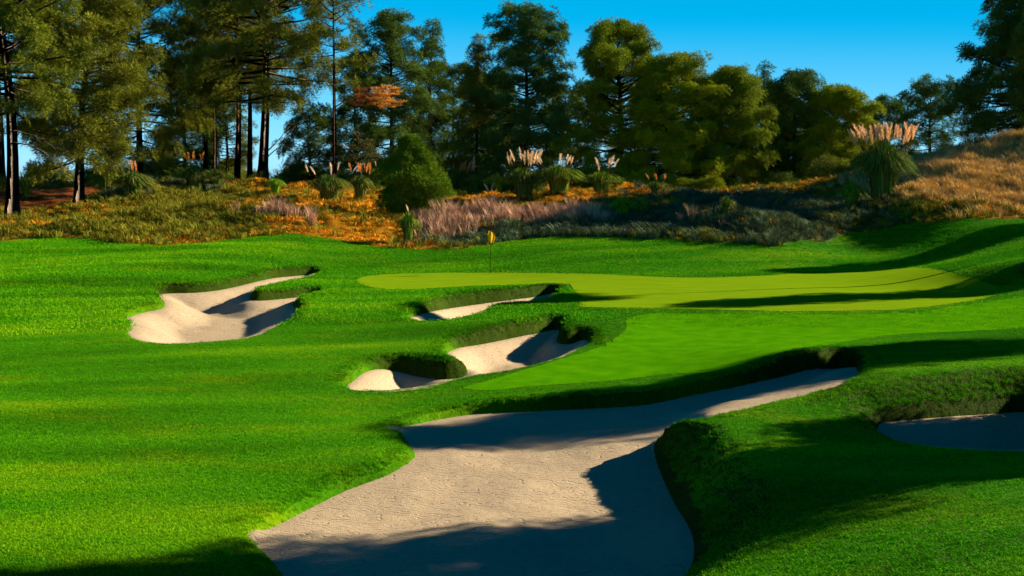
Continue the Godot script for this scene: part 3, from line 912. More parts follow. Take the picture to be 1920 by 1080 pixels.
func tree(called: String, label: String, x: float, z: float, top: float, radius: float, low: float, trunk: float, shape: String, limbs: int, thick: float, tone: int, lean := Vector3.ZERO, bark := Color(0.20, 0.14, 0.10), grouped := "pines along the native bank") -> Node3D:
	var y0 := stand(x, z)
	var h := top - y0
	var t := thing(called, Vector3(x, y0, z), label, "tree", grouped)
	var mb := MB.new()
	var pts := []
	var rad := []
	var bend := rng.randf() * TAU
	var wav := Vector3(cos(bend), 0, sin(bend)) * h * 0.012
	for k in 15:
		var u := k / 14.0
		pts.append(Vector3(0, u * h * 0.97 - (0.3 if k == 0 else 0.0), 0) + lean * u * u + wav * sin(u * 5.0 + bend))
		rad.append(trunk * (pow(1.0 - u, 0.8) * 0.95 + 0.04 + 0.45 * exp(-u * h * 1.6)))
	mb.tube(pts, rad, 10, bark)
	put("trunk", mb.mesh(M.bark), t)
	var lb := MB.new()
	var where := []
	var tint := PackedColorArray()
	var green: Color = GREENS[tone]
	var az := rng.randf() * TAU
	var lump := rng.randf() * 50.0
	for k in limbs:
		var u := pow((k + rng.randf()) / limbs, 0.92)
		az += 2.39996 + rng.randf_range(-0.5, 0.5)
		var hh := low + (1.0 - low) * u * 0.97
		var f := hh * 14.0
		var i := mini(int(f), 13)
		var from: Vector3 = pts[i].lerp(pts[i + 1], f - i)
		var swell := 1.0 + 0.75 * noise.get_noise_3d(cos(az) * 22.0 + lump, u * 90.0, sin(az) * 22.0)
		var reach := radius * reach_at(shape, u) * swell * rng.randf_range(0.75, 1.12)
		var rise := lerpf(-0.12, 0.75, pow(u, 1.3)) + rng.randf_range(-0.2, 0.2)
		var dir := Vector3(cos(az), rise, sin(az)).normalized()
		var seg := []
		var sr := []
		var side := dir.cross(Vector3.UP).normalized() * rng.randf_range(-0.2, 0.2) * reach
		var r0 := maxf(0.025, minf(trunk * 0.3, reach * 0.025))
		for s in 5:
			var q := s / 4.0
			seg.append(from + dir * reach * q + side * q * q + Vector3.UP * (0.10 * reach * (q * q - q)))
			sr.append(r0 * (1.0 - 0.85 * q))
		lb.tube(seg, sr, 5, bark * 0.9)
		var count := maxi(3, int(reach * thick * 1.35))
		var shade := rng.randf_range(0.8, 1.2)
		var puffs := []
		for s in maxi(2, int(reach * 1.3 + 0.5)):
			var q := lerpf(0.35, 1.0, sqrt((s + rng.randf()) / maxi(2, int(reach * 1.3 + 0.5)))) if reach > 0.9 else rng.randf_range(0.2, 1.0)
			var ff := minf(q, 1.0) * 3.999
			var ii := int(ff)
			var wide := reach * 0.2 * sin(PI * minf(q, 0.9))
			puffs.append([seg[ii].lerp(seg[ii + 1], ff - ii) + Vector3(rng.randfn() * wide, rng.randfn() * wide * 0.4 + 0.1, rng.randfn() * wide), rng.randf_range(0.75, 1.3)])
		for s in count:
			var pf: Array = puffs[s % puffs.size()]
			var big: float = pf[1]
			var off := Vector3(rng.randfn(), rng.randfn() * 0.6, rng.randfn()).limit_length(1.7) * 0.36 * big
			var at: Vector3 = pf[0] + off
			var sc := rng.randf_range(0.6, 1.05)
			var out := (dir + off * 1.5 + Vector3(rng.randf_range(-0.7, 0.7), 0.7, rng.randf_range(-0.7, 0.7))).normalized()
			var sx := out.cross(Vector3(0.1, 0.2, 1)).normalized()
			var b := Basis(sx, out, sx.cross(out)) * Basis(Vector3.UP, rng.randf() * TAU)
			where.append(Transform3D(b.scaled_local(Vector3(sc, sc, sc)), at))
			var c := green * (big * 0.4 + 0.6) * (shade * rng.randf_range(0.75, 1.35))
			c.a = 1.0
			tint.append(c)
	put("limbs", lb.mesh(M.bark), t).set_meta("kind", "stuff")
	scatter("crown", sprays[rng.randi() % 2], where, tint, t).set_meta("kind", "stuff")
	return t

# a bare or half dead bough: a tapering, drooping branch with side twigs
func bough(t: Node3D, called: String, from: Vector3, to: Vector3, sag: float, r: float, col: Color, twigs := 6) -> void:
	var mb := MB.new()
	var pts := []
	var rad := []
	for k in 9:
		var q := k / 8.0
		pts.append(from.lerp(to, q) + Vector3.UP * sag * 4.0 * q * (1.0 - q) + Vector3(rng.randf_range(-1, 1), rng.randf_range(-1, 1), rng.randf_range(-1, 1)) * 0.05)
		rad.append(r * (1.0 - 0.8 * q))
	mb.tube(pts, rad, 6, col)
	for k in twigs:
		var i := 2 + rng.randi() % 6
		var e: Vector3 = pts[i] + ((to - from).normalized() + Vector3(rng.randf_range(-0.8, 0.8), rng.randf_range(-0.8, 0.8), rng.randf_range(-0.8, 0.8))) * from.distance_to(to) * rng.randf_range(0.12, 0.3)
		mb.tube([pts[i], pts[i].lerp(e, 0.5) + Vector3.DOWN * 0.05, e], [r * 0.35, r * 0.25, r * 0.1], 4, col)
	put(called, mb.mesh(M.bark), t)

func tufts_on(t: Node3D, called: String, center: Vector3, size: Vector3, count: int, col: Color) -> void:
	var where := []
	var tint := PackedColorArray()
	for k in count:
		var p := Vector3(rng.randfn(), rng.randfn(), rng.randfn()).limit_length(1.8) * size * 0.5
		var s := rng.randf_range(0.6, 1.0)
		where.append(Transform3D(Basis(Vector3.UP, rng.randf() * TAU).scaled_local(Vector3(s, s, s)), center + p))
		var c := col * rng.randf_range(0.65, 1.4)
		c.a = 1.0
		tint.append(c)
	scatter(called, sprays[0], where, tint, t).set_meta("kind", "stuff")

func shrub(label: String, x: float, z: float, w: float, h: float, count: int, tone: int, category := "shrub", grouped := "low shrubs under the pines") -> Node3D:
	var t := thing("shrub", Vector3(x, stand(x, z), z), label, category, grouped)
	var mb := MB.new()
	for k in 6:
		var a := rng.randf() * TAU
		mb.tube([Vector3(0, -0.1, 0), Vector3(cos(a) * w * 0.2, h * 0.4, sin(a) * w * 0.2), Vector3(cos(a) * w * 0.5, h * 0.8, sin(a) * w * 0.5)], [0.05, 0.035, 0.012], 5, Color(0.14, 0.1, 0.07))
	put("stem", mb.mesh(M.bark), t)
	var where := []
	var tint := PackedColorArray()
	for k in count:
		var d := Vector3(rng.randfn(), absf(rng.randfn()), rng.randfn()).normalized()
		var swell := 0.85 + 0.45 * noise.get_noise_3d(d.x * 45.0 + x * 7.0, d.y * 45.0, d.z * 45.0 + z * 7.0)
		var r := (0.45 + 0.55 * pow(rng.randf(), 0.5)) * swell
		var p := Vector3(d.x * w * r, 0.12 * h + d.y * h * 0.85 * r, d.z * w * r)
		var s := rng.randf_range(0.5, 0.95) * minf(1.0, 0.35 + w * 0.3)
		where.append(Transform3D(Basis(Vector3(rng.randfn(), 1.5, rng.randfn()).normalized().cross(Vector3.FORWARD).normalized(), rng.randf()) * Basis(Vector3.UP, rng.randf() * TAU) * Basis().scaled(Vector3(s, s, s)), p))
		var c: Color = GREENS[tone] * rng.randf_range(0.7, 1.4)
		c.a = 1.0
		tint.append(c)
	scatter("foliage", sprays[rng.randi() % 2], where, tint, t).set_meta("kind", "stuff")
	return t

# ------------------------------------------------------------------ pampas grass
func plume_mesh(long: float, thick: float) -> ArrayMesh:
	var mb := MB.new()
	var bend := Vector3(rng.randf_range(-0.3, 0.2), 0, rng.randf_range(-0.2, 0.2)) * long
	mb.tube([Vector3.ZERO, Vector3(0, long * 0.5, 0) + bend * 0.25, Vector3(0, long, 0) + bend], [0.012, 0.009, 0.004], 4, Color(0.8, 0.7, 0.5))
	for k in 150:
		var u := pow(rng.randf(), 0.9)
		var w := thick * pow(sin(PI * clampf(u * 0.86 + 0.1, 0.0, 1.0)), 0.7)
		var a := rng.randf() * TAU
		var p := Vector3(0, u * long * 0.9, 0) + bend * u * u
		var d := Vector3(cos(a) * w, long * rng.randf_range(0.06, 0.22), sin(a) * w)
		var s := Vector3(-sin(a), 0, cos(a)) * 0.018
		var t := rng.randf_range(0.8, 1.15)
		var c := Color(t, t, t)
		mb.tri(p - s, p + d, p + s, c, c, c)
	return mb.mesh(M.plume)

func pampas(label: String, x: float, z: float, w: float, h: float, plumes: int, rise: float, plume_tint: Color, leaf: Color, spread := 0.5, aim := Vector3.ZERO) -> void:
	w *= 1.25
	h *= 1.3
	rise *= 1.15
	var t := thing("pampas_grass", Vector3(x, stand(x, z), z), label, "pampas grass", "pampas grass clumps on the bank")
	var mb := MB.new()
	var blades := int(clampf(420.0 * w * h, 260.0, 2200.0))
	for k in blades:
		var a := rng.randf() * TAU
		var d := Vector3(cos(a), 0, sin(a))
		var out := w * (0.08 + 1.0 * rng.randf())
		var top := h * rng.randf_range(0.75, 1.15)
		var p := d * w * 0.3 * sqrt(rng.randf())
		var s := d.cross(Vector3.UP).rotated(Vector3.UP, rng.randf_range(-0.6, 0.6)) * 0.02
		var f := out / (1.08 * w)
		var tip := d * out + Vector3.UP * (top * (1.0 - 0.62 * f * f))
		var m1 := p.lerp(d * out * 0.4, 0.7) + Vector3.UP * top * 0.55
		var m2 := m1.lerp(tip, 0.5) + Vector3.UP * top * (0.06 + 0.16 * f)
		var v := rng.randf_range(0.6, 1.3)
		var c := leaf * v
		if rng.randf() < 0.18: c = leaf.lerp(Color(0.3, 0.2, 0.06), 0.7) * v
		mb.tri(p - s, m1 - s, p + s, c, c, c)
		mb.tri(p + s, m1 - s, m1 + s, c, c, c)
		mb.tri(m1 - s, m2 - s * 0.8, m1 + s, c, c, c)
		mb.tri(m1 + s, m2 - s * 0.8, m2 + s * 0.8, c, c, c)
		mb.tri(m2 - s * 0.8, tip, m2 + s * 0.8, c, c, c)
	put("leaves", mb.mesh(M.blade), t).set_meta("kind", "stuff")
	for k in plumes:
		var q := Vector3(rng.randf_range(-1, 1), 0, rng.randf_range(-0.7, 0.7))
		var long := rise * rng.randf_range(0.36, 0.75)
		var m := plume_mesh(long, minf(0.2, long * 0.16))
		var stem := MB.new()
		var foot := q * w * 0.2
		var head := q * w * spread + aim * rng.randf_range(0.6, 1.1) + Vector3.UP * (h * 0.9 + (rise - long) * rng.randf_range(0.5, 1.0))
		stem.tube([foot, foot.lerp(head, 0.5) + Vector3.UP * 0.05, head], [0.012, 0.011, 0.009], 5, Color(0.35, 0.26, 0.1))
		var o := put("plume", m, t)
		var up := (head - foot).normalized()
		var sx := up.cross(Vector3(0, 0, 1)).normalized()
		o.transform = Transform3D(Basis(sx, up, sx.cross(up)), head)
		var tinted: StandardMaterial3D = M.plume.duplicate()
		tinted.albedo_color = (plume_tint * rng.randf_range(0.85, 1.1)).linear_to_srgb()
		tinted.albedo_color.a = 1.0
		o.material_override = tinted
		var st := put("stalk", stem.mesh(M.dry), o)
		st.transform = o.transform.affine_inverse()

func build_plants() -> void:
	sprays = [spray(9, 11, 0.50, 0.22, 0.015, 0.6), spray(8, 12, 0.48, 0.26, 0.014, 0.8)]
	var gray := Color(0.50, 0.41, 0.35)
	var red := Color(0.5, 0.28, 0.2)
	# --- the tall pines of the left group
	var t := tree("pine_tree", "dark pine at the left edge with a thick black shaded trunk", -31.61, -81.00, 21.22, 5.00, 0.36, 0.42, "open", 74, 11.0, 0, Vector3(-0.6, 0, 0), gray)
	bough(t, "dead_branch", Vector3(0.3, 4.9, 0.2), Vector3(4.6, 2.6, 1.6), 0.5, 0.05, Color(0.42, 0.38, 0.34), 12)
	bough(t, "dead_branch", Vector3(0.3, 5.6, 0.2), Vector3(3.4, 4.4, 1.4), 0.3, 0.04, Color(0.42, 0.38, 0.34), 10)
	t = tree("pine_tree", "leaning pine on the bare red slope with a low heavy crown", -30.45, -90.00, 18.02, 4.90, 0.20, 0.36, "open", 92, 12.0, 3, Vector3(2.2, 0, 0), gray)
	bough(t, "dead_branch", Vector3(-0.2, 3.2, 0.2), Vector3(-2.9, 4.6, 0.9), 0.1, 0.04, Color(0.42, 0.38, 0.34), 10)
	tree("pine_tree", "pale trunked pine behind the leftmost dark trunk", -45.74, -115.00, 24.52, 4.34, 0.35, 0.28, "open", 46, 9.0, 0, Vector3.ZERO, Color(0.5, 0.38, 0.33))
	tree("pine_tree", "broad pine filling the gap right of the leaning pine", -32.46, -112.00, 25.79, 5.00, 0.10, 0.30, "tall", 96, 11.0, 3, Vector3(0.6, 0, 0))
	tree("pine_tree", "thin trunked pine with a sparse high crown beside the dry plume", -27.43, -118.00, 25.98, 3.68, 0.34, 0.20, "open", 56, 9.0, 3, Vector3.ZERO, red)
	tree("pine_tree", "dark slender pine standing behind the dark pampas clump", -31.86, -133.00, 25.50, 3.43, 0.28, 0.26, "open", 50, 9.0, 2)
	tree("pine_tree", "reddish trunked pine left of the thickest pale trunk", -24.68, -115.00, 23.59, 3.69, 0.46, 0.30, "open", 52, 9.0, 0, Vector3(0.8, 0, 0), red)
	tree("pine_tree", "grey trunked pine seen between the reddish and the thick pale trunk", -25.43, -125.00, 23.23, 3.23, 0.42, 0.30, "open", 44, 8.0, 0, Vector3.ZERO, gray)
	t = tree("pine_tree", "tallest pine of the group with a thick pale grey trunk", -20.85, -108.00, 25.04, 5.67, 0.32, 0.44, "open", 92, 10.5, 3, Vector3(0.5, 0, 0), Color(0.66, 0.54, 0.47))
	bough(t, "low_branch", Vector3(0.3, 2.7, 0), Vector3(2.6, 5.3, 0.4), -0.2, 0.06, gray, 6)
	bough(t, "low_branch", Vector3(0.3, 2.2, 0), Vector3(2.9, 4.9, 0.2), -0.2, 0.05, gray, 6)
	t = tree("pine_tree", "slim straight pine with few limbs and one dead orange bough", -14.47, -105.00, 21.52, 2.84, 0.50, 0.19, "open", 30, 7.5, 3, Vector3.ZERO, Color(0.25, 0.16, 0.13))
	bough(t, "dead_branch", Vector3(0.1, 6.4, 0.1), Vector3(4.0, 7.2, 0.6), 0.5, 0.06, Color(0.35, 0.28, 0.24), 8)
	tufts_on(t, "dead_needles", Vector3(4.3, 7.0, 0.6), Vector3(1.7, 1.0, 1.3), 80, Color(0.70, 0.33, 0.07))
	tufts_on(t, "dead_needles", Vector3(2.5, 7.0, 0.4), Vector3(1.2, 0.9, 1.0), 34, Color(0.36, 0.11, 0.04))
	bough(t, "drooping_branch", Vector3(0.1, 4.6, 0.1), Vector3(2.9, 1.9, 0.8), 1.3, 0.05, Color(0.36, 0.32, 0.29), 14)
	tufts_on(t, "drooping_foliage", Vector3(2.4, 2.6, 0.6), Vector3(1.7, 1.3, 1.3), 70, Color(0.11, 0.105, 0.025))
	bough(t, "drooping_branch", Vector3(0.1, 3.4, 0.1), Vector3(2.4, 0.5, 0.6), 0.8, 0.035, Color(0.36, 0.32, 0.29), 10)
	tree("pine_tree", "distant dark pine filling the gap beside the dry plume", -34.72, -136.00, 16.60, 3.6, 0.03, 0.24, "tall", 80, 10.0, 2)
	tree("pine_tree", "distant low pine between the two thinnest trunks", -31.54, -142.00, 14.24, 3.2, 0.10, 0.22, "tall", 54, 9.0, 0)
	tree("pine_tree", "distant low pine right of the thick pale trunk", -21.77, -138.00, 11.99, 3.2, 0.05, 0.22, "tall", 60, 9.0, 2)
	# --- the dark middle of the row
	tree("pine_tree", "dark twin peaked pine directly behind the dead orange bough", -12.14, -130.00, 21.25, 4.03, 0.10, 0.28, "tall", 96, 10.5, 2)
	tree("pine_tree", "dark open pine whose bare tip leans right of the twin peaks", -8.62, -134.00, 21.65, 3.24, 0.12, 0.25, "cone", 84, 11.0, 2, Vector3(0.6, 0, 0))
	tree("pine_tree", "low dark pine filling behind the slim straight trunk", -17.27, -141.00, 17.91, 3.55, 0.06, 0.22, "tall", 70, 10.0, 2)
	tree("pine_tree", "narrow brownish pine with a thin pointed top", -3.50, -126.00, 18.90, 3.04, 0.10, 0.22, "cone", 84, 11.0, 3, Vector3(0.3, 0, 0), red)
	tree("pine_tree", "dark pine between the bare tip and the narrow brownish pine", -6.30, -138.00, 16.89, 3.12, 0.08, 0.22, "tall", 66, 10.0, 2)
	tree("pine_tree", "large dark blue green pine with a ragged pointed crown", 1.29, -124.00, 21.08, 4.06, 0.10, 0.33, "tall", 112, 12.0, 5)
	tree("pine_tree", "low dark pine whose boughs arch over the small sky gap", 5.59, -132.00, 13.66, 2.91, 0.36, 0.24, "open", 52, 9.5, 5)
	# --- the broad olive pines
	tree("pine_tree", "large broad olive pine with the highest crown right of centre", 10.13, -122.00, 18.84, 4.97, 0.05, 0.38, "round", 118, 13.0, 1)
	tree("pine_tree", "sunlit lower pine leaning out right of the large olive pine", 14.21, -118.00, 15.11, 4.31, 0.04, 0.28, "round", 110, 13.0, 4)
	tree("pine_tree", "rounded dense pine standing alone right of the sunlit lower pine", 20.35, -119.00, 14.33, 3.29, 0.03, 0.28, "tall", 104, 13.0, 1)
	tree("pine_tree", "thin spired dark pine behind the rounded dense pine", 25.56, -131.00, 16.70, 2.24, 0.10, 0.2, "cone", 66, 11.0, 5)
	tree("pine_tree", "dark pine with an uneven top left of the yellowish pine", 28.06, -128.00, 14.85, 3.26, 0.05, 0.26, "tall", 92, 12.0, 2)
	tree("pine_tree", "yellowish green pine just left of the largest pampas clump", 31.24, -125.00, 12.98, 3.38, 0.05, 0.24, "round", 96, 13.0, 4)
	tree("pine_tree", "small far bluish pine rising behind the largest pampas clump", 42.55, -146.00, 13.43, 2.88, 0.10, 0.2, "open", 56, 10.0, 5)
	tree("pine_tree", "open pine with bare flat boughs right of the largest pampas clump", 43.83, -135.00, 14.31, 3.57, 0.12, 0.24, "open", 62, 10.5, 5)
	tree("pine_tree", "tall dark pine at the right edge behind the tan hill", 39.92, -101.00, 18.76, 4.42, 0.10, 0.4, "tall", 120, 11.0, 2)
	tree("pine_tree", "distant dark pine between the sunlit lower pine and the rounded one", 20.60, -141.00, 14.74, 3.4, 0.03, 0.24, "tall", 90, 11.0, 2)
	tree("pine_tree", "distant dark pine filling behind the spired one", 29.29, -144.00, 14.67, 3.4, 0.03, 0.24, "tall", 90, 11.0, 2)
	tree("pine_tree", "distant pine left of the large blue green pine's foot", -2.06, -142.00, 15.40, 3.4, 0.03, 0.24, "tall", 84, 11.0, 2)
	tree("pine_tree", "distant low pine right of the yellowish pine", 39.70, -146.00, 11.22, 3.0, 0.03, 0.24, "tall", 70, 11.0, 5)
	# --- pines outside the frame at the right, whose shadows reach across the hole; several are added only for that shade
	# name part, x, z, top, crown radius, where the crown starts
	for s in [["unseen small pine added to shade the right bunker", 16.0, -28.9, 3.9, 1.2, 0.08], ["unseen low bushy pine added to shade the foreground mound", 13.4, -24.3, 3.7, 1.6, 0.03], ["pine beyond the foreground mound", 15.5, -25.2, 9.1, 1.9, 0.18], ["unseen high crowned pine added to shade the foreground sand arm", 21.0, -37.1, 9.2, 1.4, 0.42], ["second unseen high crowned pine added to shade the foreground sand arm", 23.0, -39.3, 7.1, 1.1, 0.6],
			["pine beyond the right end of the green", 30.0, -57.0, 10.0, 1.15, 0.28], ["unseen tall high crowned pine added to shade the small bunker by the green", 30.0, -61.6, 14.2, 1.1, 0.84], ["pine beyond the bank right of the green", 38.0, -73.5, 10.5, 1.6, 0.25], ["unseen tall pine added right of the tan hill to shade the native bank", 40.0, -93.8, 17.0, 3.0, 0.64]]:
		tree("pine_tree", s[0], s[1], s[2], s[3], s[4], s[5], 0.13, "tall", int(30.0 + 18.0 * s[4]), 20.0, 2, Vector3.ZERO, gray, "pines beyond the right side")
	# --- low growth under and behind the pines
	for s in [["rounded bush seen under the boughs right of the thick pale trunk", -25.53, -150.00, 3.4, 4.9, 1], ["far bush seen between the reddish and thick pale trunks", -36.44, -165.00, 3, 5.6, 3], ["far bush behind the grey trunk of the left group", -31.62, -158.00, 2.6, 3.6, 2],
			["far dark bush left of the slim straight pine", -20.92, -140.00, 3.6, 3.6, 2], ["dark bush behind the foot of the slim straight pine", -15.57, -123.00, 3, 2.6, 2], ["dark bush behind the juniper's left side", -12.10, -119.00, 2.6, 3, 2],
			["dark bush behind the juniper's right side", -6.28, -121.00, 2.6, 2.8, 2], ["dark bush behind the single tall plume", -2.81, -123.00, 2.8, 2.9, 2], ["dark bush behind the twelve plume clump", 0.78, -125.00, 2.6, 2.4, 5],
			["dark bush right of the small sky gap", 7.66, -123.00, 2.4, 2.8, 2], ["pale green bush at the foot of the sunlit lower pine", 15.21, -111.00, 1.4, 1.3, 1], ["small light bush left of the rounded dense pine's foot", 17.28, -111.00, 1.3, 1.5, 4],
			["dark bush at the foot of the uneven topped pine", 24.70, -119.00, 3, 2, 2], ["brownish bush at the foot of the yellowish pine", 27.65, -111.00, 2.6, 2.2, 3], ["dark bush behind the largest pampas clump", 30.77, -109.00, 2.6, 2.6, 2],
			["dark bush on the skyline left of the right edge pine", 39.63, -115.00, 1.9, 1.7, 5], ["dark bush at the foot of the right edge pine", 42.22, -113.00, 2.4, 1.9, 2], ["dark bush behind the plumed clump at the far left", -35.48, -111.00, 2.8, 1.8, 2],
			["dark bush between the dark slender pine and the bank", -29.87, -117.00, 2.6, 2.2, 2], ["dark bush on the bare slope behind the leaning pine", -41.54, -115.00, 2.6, 2, 2], ["dark bush low behind the broad pine", -34.72, -123.00, 3.4, 3.4, 2],
			["low leafy shrub cut by the right edge beside the green", 21.49, -53.03, 0.45, 0.55, 2]]:
		shrub(s[0], s[1], s[2], s[3], s[4], int(90.0 + 65.0 * s[3] * s[4]), s[5])
	# --- the juniper in front of the row
	t = thing("juniper_tree", Vector3.ZERO, "dense dark green juniper standing alone in front of the pines", "tree")
	juniper(t, Vector2(-6.51, -83.12))
	# --- pampas grass
	var tan_ := Color(0.92, 0.76, 0.54)
	var orange := Color(0.85, 0.45, 0.13)
	var pale := Color(0.98, 0.84, 0.64)
	var lf := Color(0.13, 0.20, 0.02)
	var dk := Color(0.09, 0.145, 0.025)
	var br := Color(0.17, 0.33, 0.015)
	pampas("pampas clump with five loose pale plumes below the slim straight pine", -12.78, -89.62, 1.5, 1.35, 6, 1.0, pale, dk, 0.95)
	pampas("pampas clump with a tight orange sheaf of plumes left of the juniper", -11.09, -93.91, 1.0, 1.2, 8, 1.1, orange, dk, 0.55)
	pampas("small pampas clump with one short plume at the juniper's left side", -10.97, -103.93, 0.8, 1.1, 1, 0.8, tan_, lf, 0.2)
	pampas("drooping pampas clump whose plumes fan out at the juniper's right side", -5.16, -108.82, 1.2, 1.0, 8, 1.2, Color(0.6, 0.34, 0.18), dk, 0.7, Vector3(0.7, 0, 0))
	pampas("pampas clump with two tall plumes close together", -3.32, -111.04, 0.9, 1.1, 2, 1.6, tan_, lf, 0.12)
	pampas("rounded bright pampas clump without tall plumes", -1.25, -107.75, 1.05, 1.25, 0, 0.6, tan_, br)
	pampas("knee high pampas tuft with three thin plumes", -1.75, -100.00, 0.5, 0.6, 3, 1.0, tan_, br, 0.5)
	pampas("large dark pampas clump with a dozen upright plumes", 0.92, -101.00, 1.6, 1.7, 13, 1.7, tan_, dk, 0.6)
	pampas("wide pampas clump with fluffy cream plumes in front of the sky gap", 3.69, -101.02, 1.9, 1.55, 10, 1.1, pale, lf, 0.6)
	pampas("yellow green pampas clump with five thin plumes right of the cream ones", 6.73, -96.47, 1.6, 1.1, 6, 1.3, tan_, lf, 0.6, Vector3(0.2, 0, 0))
	pampas("dark small pampas tuft with short orange plumes", 10.38, -93.20, 0.7, 0.8, 7, 0.6, orange, dk, 0.9)
	pampas("largest pampas clump with a crowded crest of pink plumes", 23.37, -81.00, 1.85, 2.6, 38, 1.5, Color(0.95, 0.68, 0.44), dk, 0.7)
	pampas("dark pampas clump with a dry orange plume on the left bank", -27.73, -93.71, 1.6, 1.4, 4, 1.0, orange, dk, 0.2)
	pampas("dark pampas clump with an orange sheaf in front of the slender pine", -24.40, -98.88, 1.5, 1.4, 6, 1.2, orange, dk, 0.3)
	pampas("bright low tuft at the foot of the thick pale trunk", -17.40, -94.31, 0.75, 0.8, 0, 0.5, tan_, br)
	pampas("upright green tuft with one white plume below the juniper", -5.85, -72.00, 0.65, 1.2, 1, 0.7, pale, lf, 0.1)
	pampas("bright green rounded tuft on the shaded bank right of centre", 6.88, -79.54, 1.0, 1.0, 0, 0.5, tan_, br)
	pampas("smaller green tuft beside the bright rounded tuft", 8.14, -79.21, 0.6, 0.9, 0, 0.5, tan_, lf)
	pampas("bright yellow green tuft at the foot of the largest pampas clump", 21.18, -80.05, 0.95, 1.25, 0, 0.5, tan_, Color(0.13, 0.25, 0.015))
	pampas("green tuft on the bare slope beside the leftmost trunk", -36.77, -97.18, 0.7, 1.2, 0, 0.5, tan_, lf)
	pampas("low green tuft right of the leaning pine", -31.50, -99.35, 1.1, 1.2, 0, 0.5, tan_, lf)
	pampas("dark tuft on the bank right of the orange sheaf clump", -23.01, -99.80, 1.3, 0.9, 0, 0.5, tan_, dk)
	pampas("grey green tuft with reddish stalks on the shaded bank", 12.50, -74.69, 0.6, 0.8, 0, 0.5, tan_, dk)
	build_details()

func juniper(t: Node3D, at: Vector2) -> void:
	t.position = Vector3(at.x, stand(at.x, at.y), at.y)
	var mb := MB.new()
	mb.tube([Vector3(0, -0.3, 0), Vector3(0.02, 0.4, 0), Vector3(0.05, 1.6, 0), Vector3(0, 4.5, 0)], [0.55, 0.36, 0.28, 0.06], 10, Color(0.10, 0.075, 0.055))
	put("trunk", mb.mesh(M.bark), t)
	var m := spray(9, 9, 0.34, 0.12, 0.012, 1.3)
	var where := []
	var tint := PackedColorArray()
	var h := 5.75
	for k in 3000:
		var u := pow(rng.randf(), 0.85)
		var a := rng.randf() * TAU
		var prof := 2.05 * pow(sin(PI * clampf(u * 0.66 + 0.26, 0.0, 1.0)), 1.25) * (1.0 if u > 0.12 else 0.72 + 2.3 * u)
		var lumpy := 0.88 + 0.9 * noise.get_noise_3d(cos(a) * 40.0, u * 170.0, sin(a) * 40.0)
		var r := prof * lumpy * (0.5 + 0.5 * pow(rng.randf(), 0.45))
		var y := 0.75 + u * (h - 0.95) - 0.14 * r
		var d := Vector3(cos(a) * 0.55, 1.0, sin(a) * 0.55).normalized()
		var sx := d.cross(Vector3(0, 0.1, 1)).normalized()
		var s := rng.randf_range(0.7, 1.25)
		where.append(Transform3D(Basis(sx, d, sx.cross(d)) * Basis(Vector3.UP, rng.randf() * TAU) * Basis().scaled(Vector3(s, s * 1.3, s)), Vector3(cos(a) * r, y, sin(a) * r)))
		var c := Color(0.14, 0.21, 0.012) * rng.randf_range(0.65, 1.35)
		c.a = 1.0
		tint.append(c)
	scatter("crown", m, where, tint, t).set_meta("kind", "stuff")

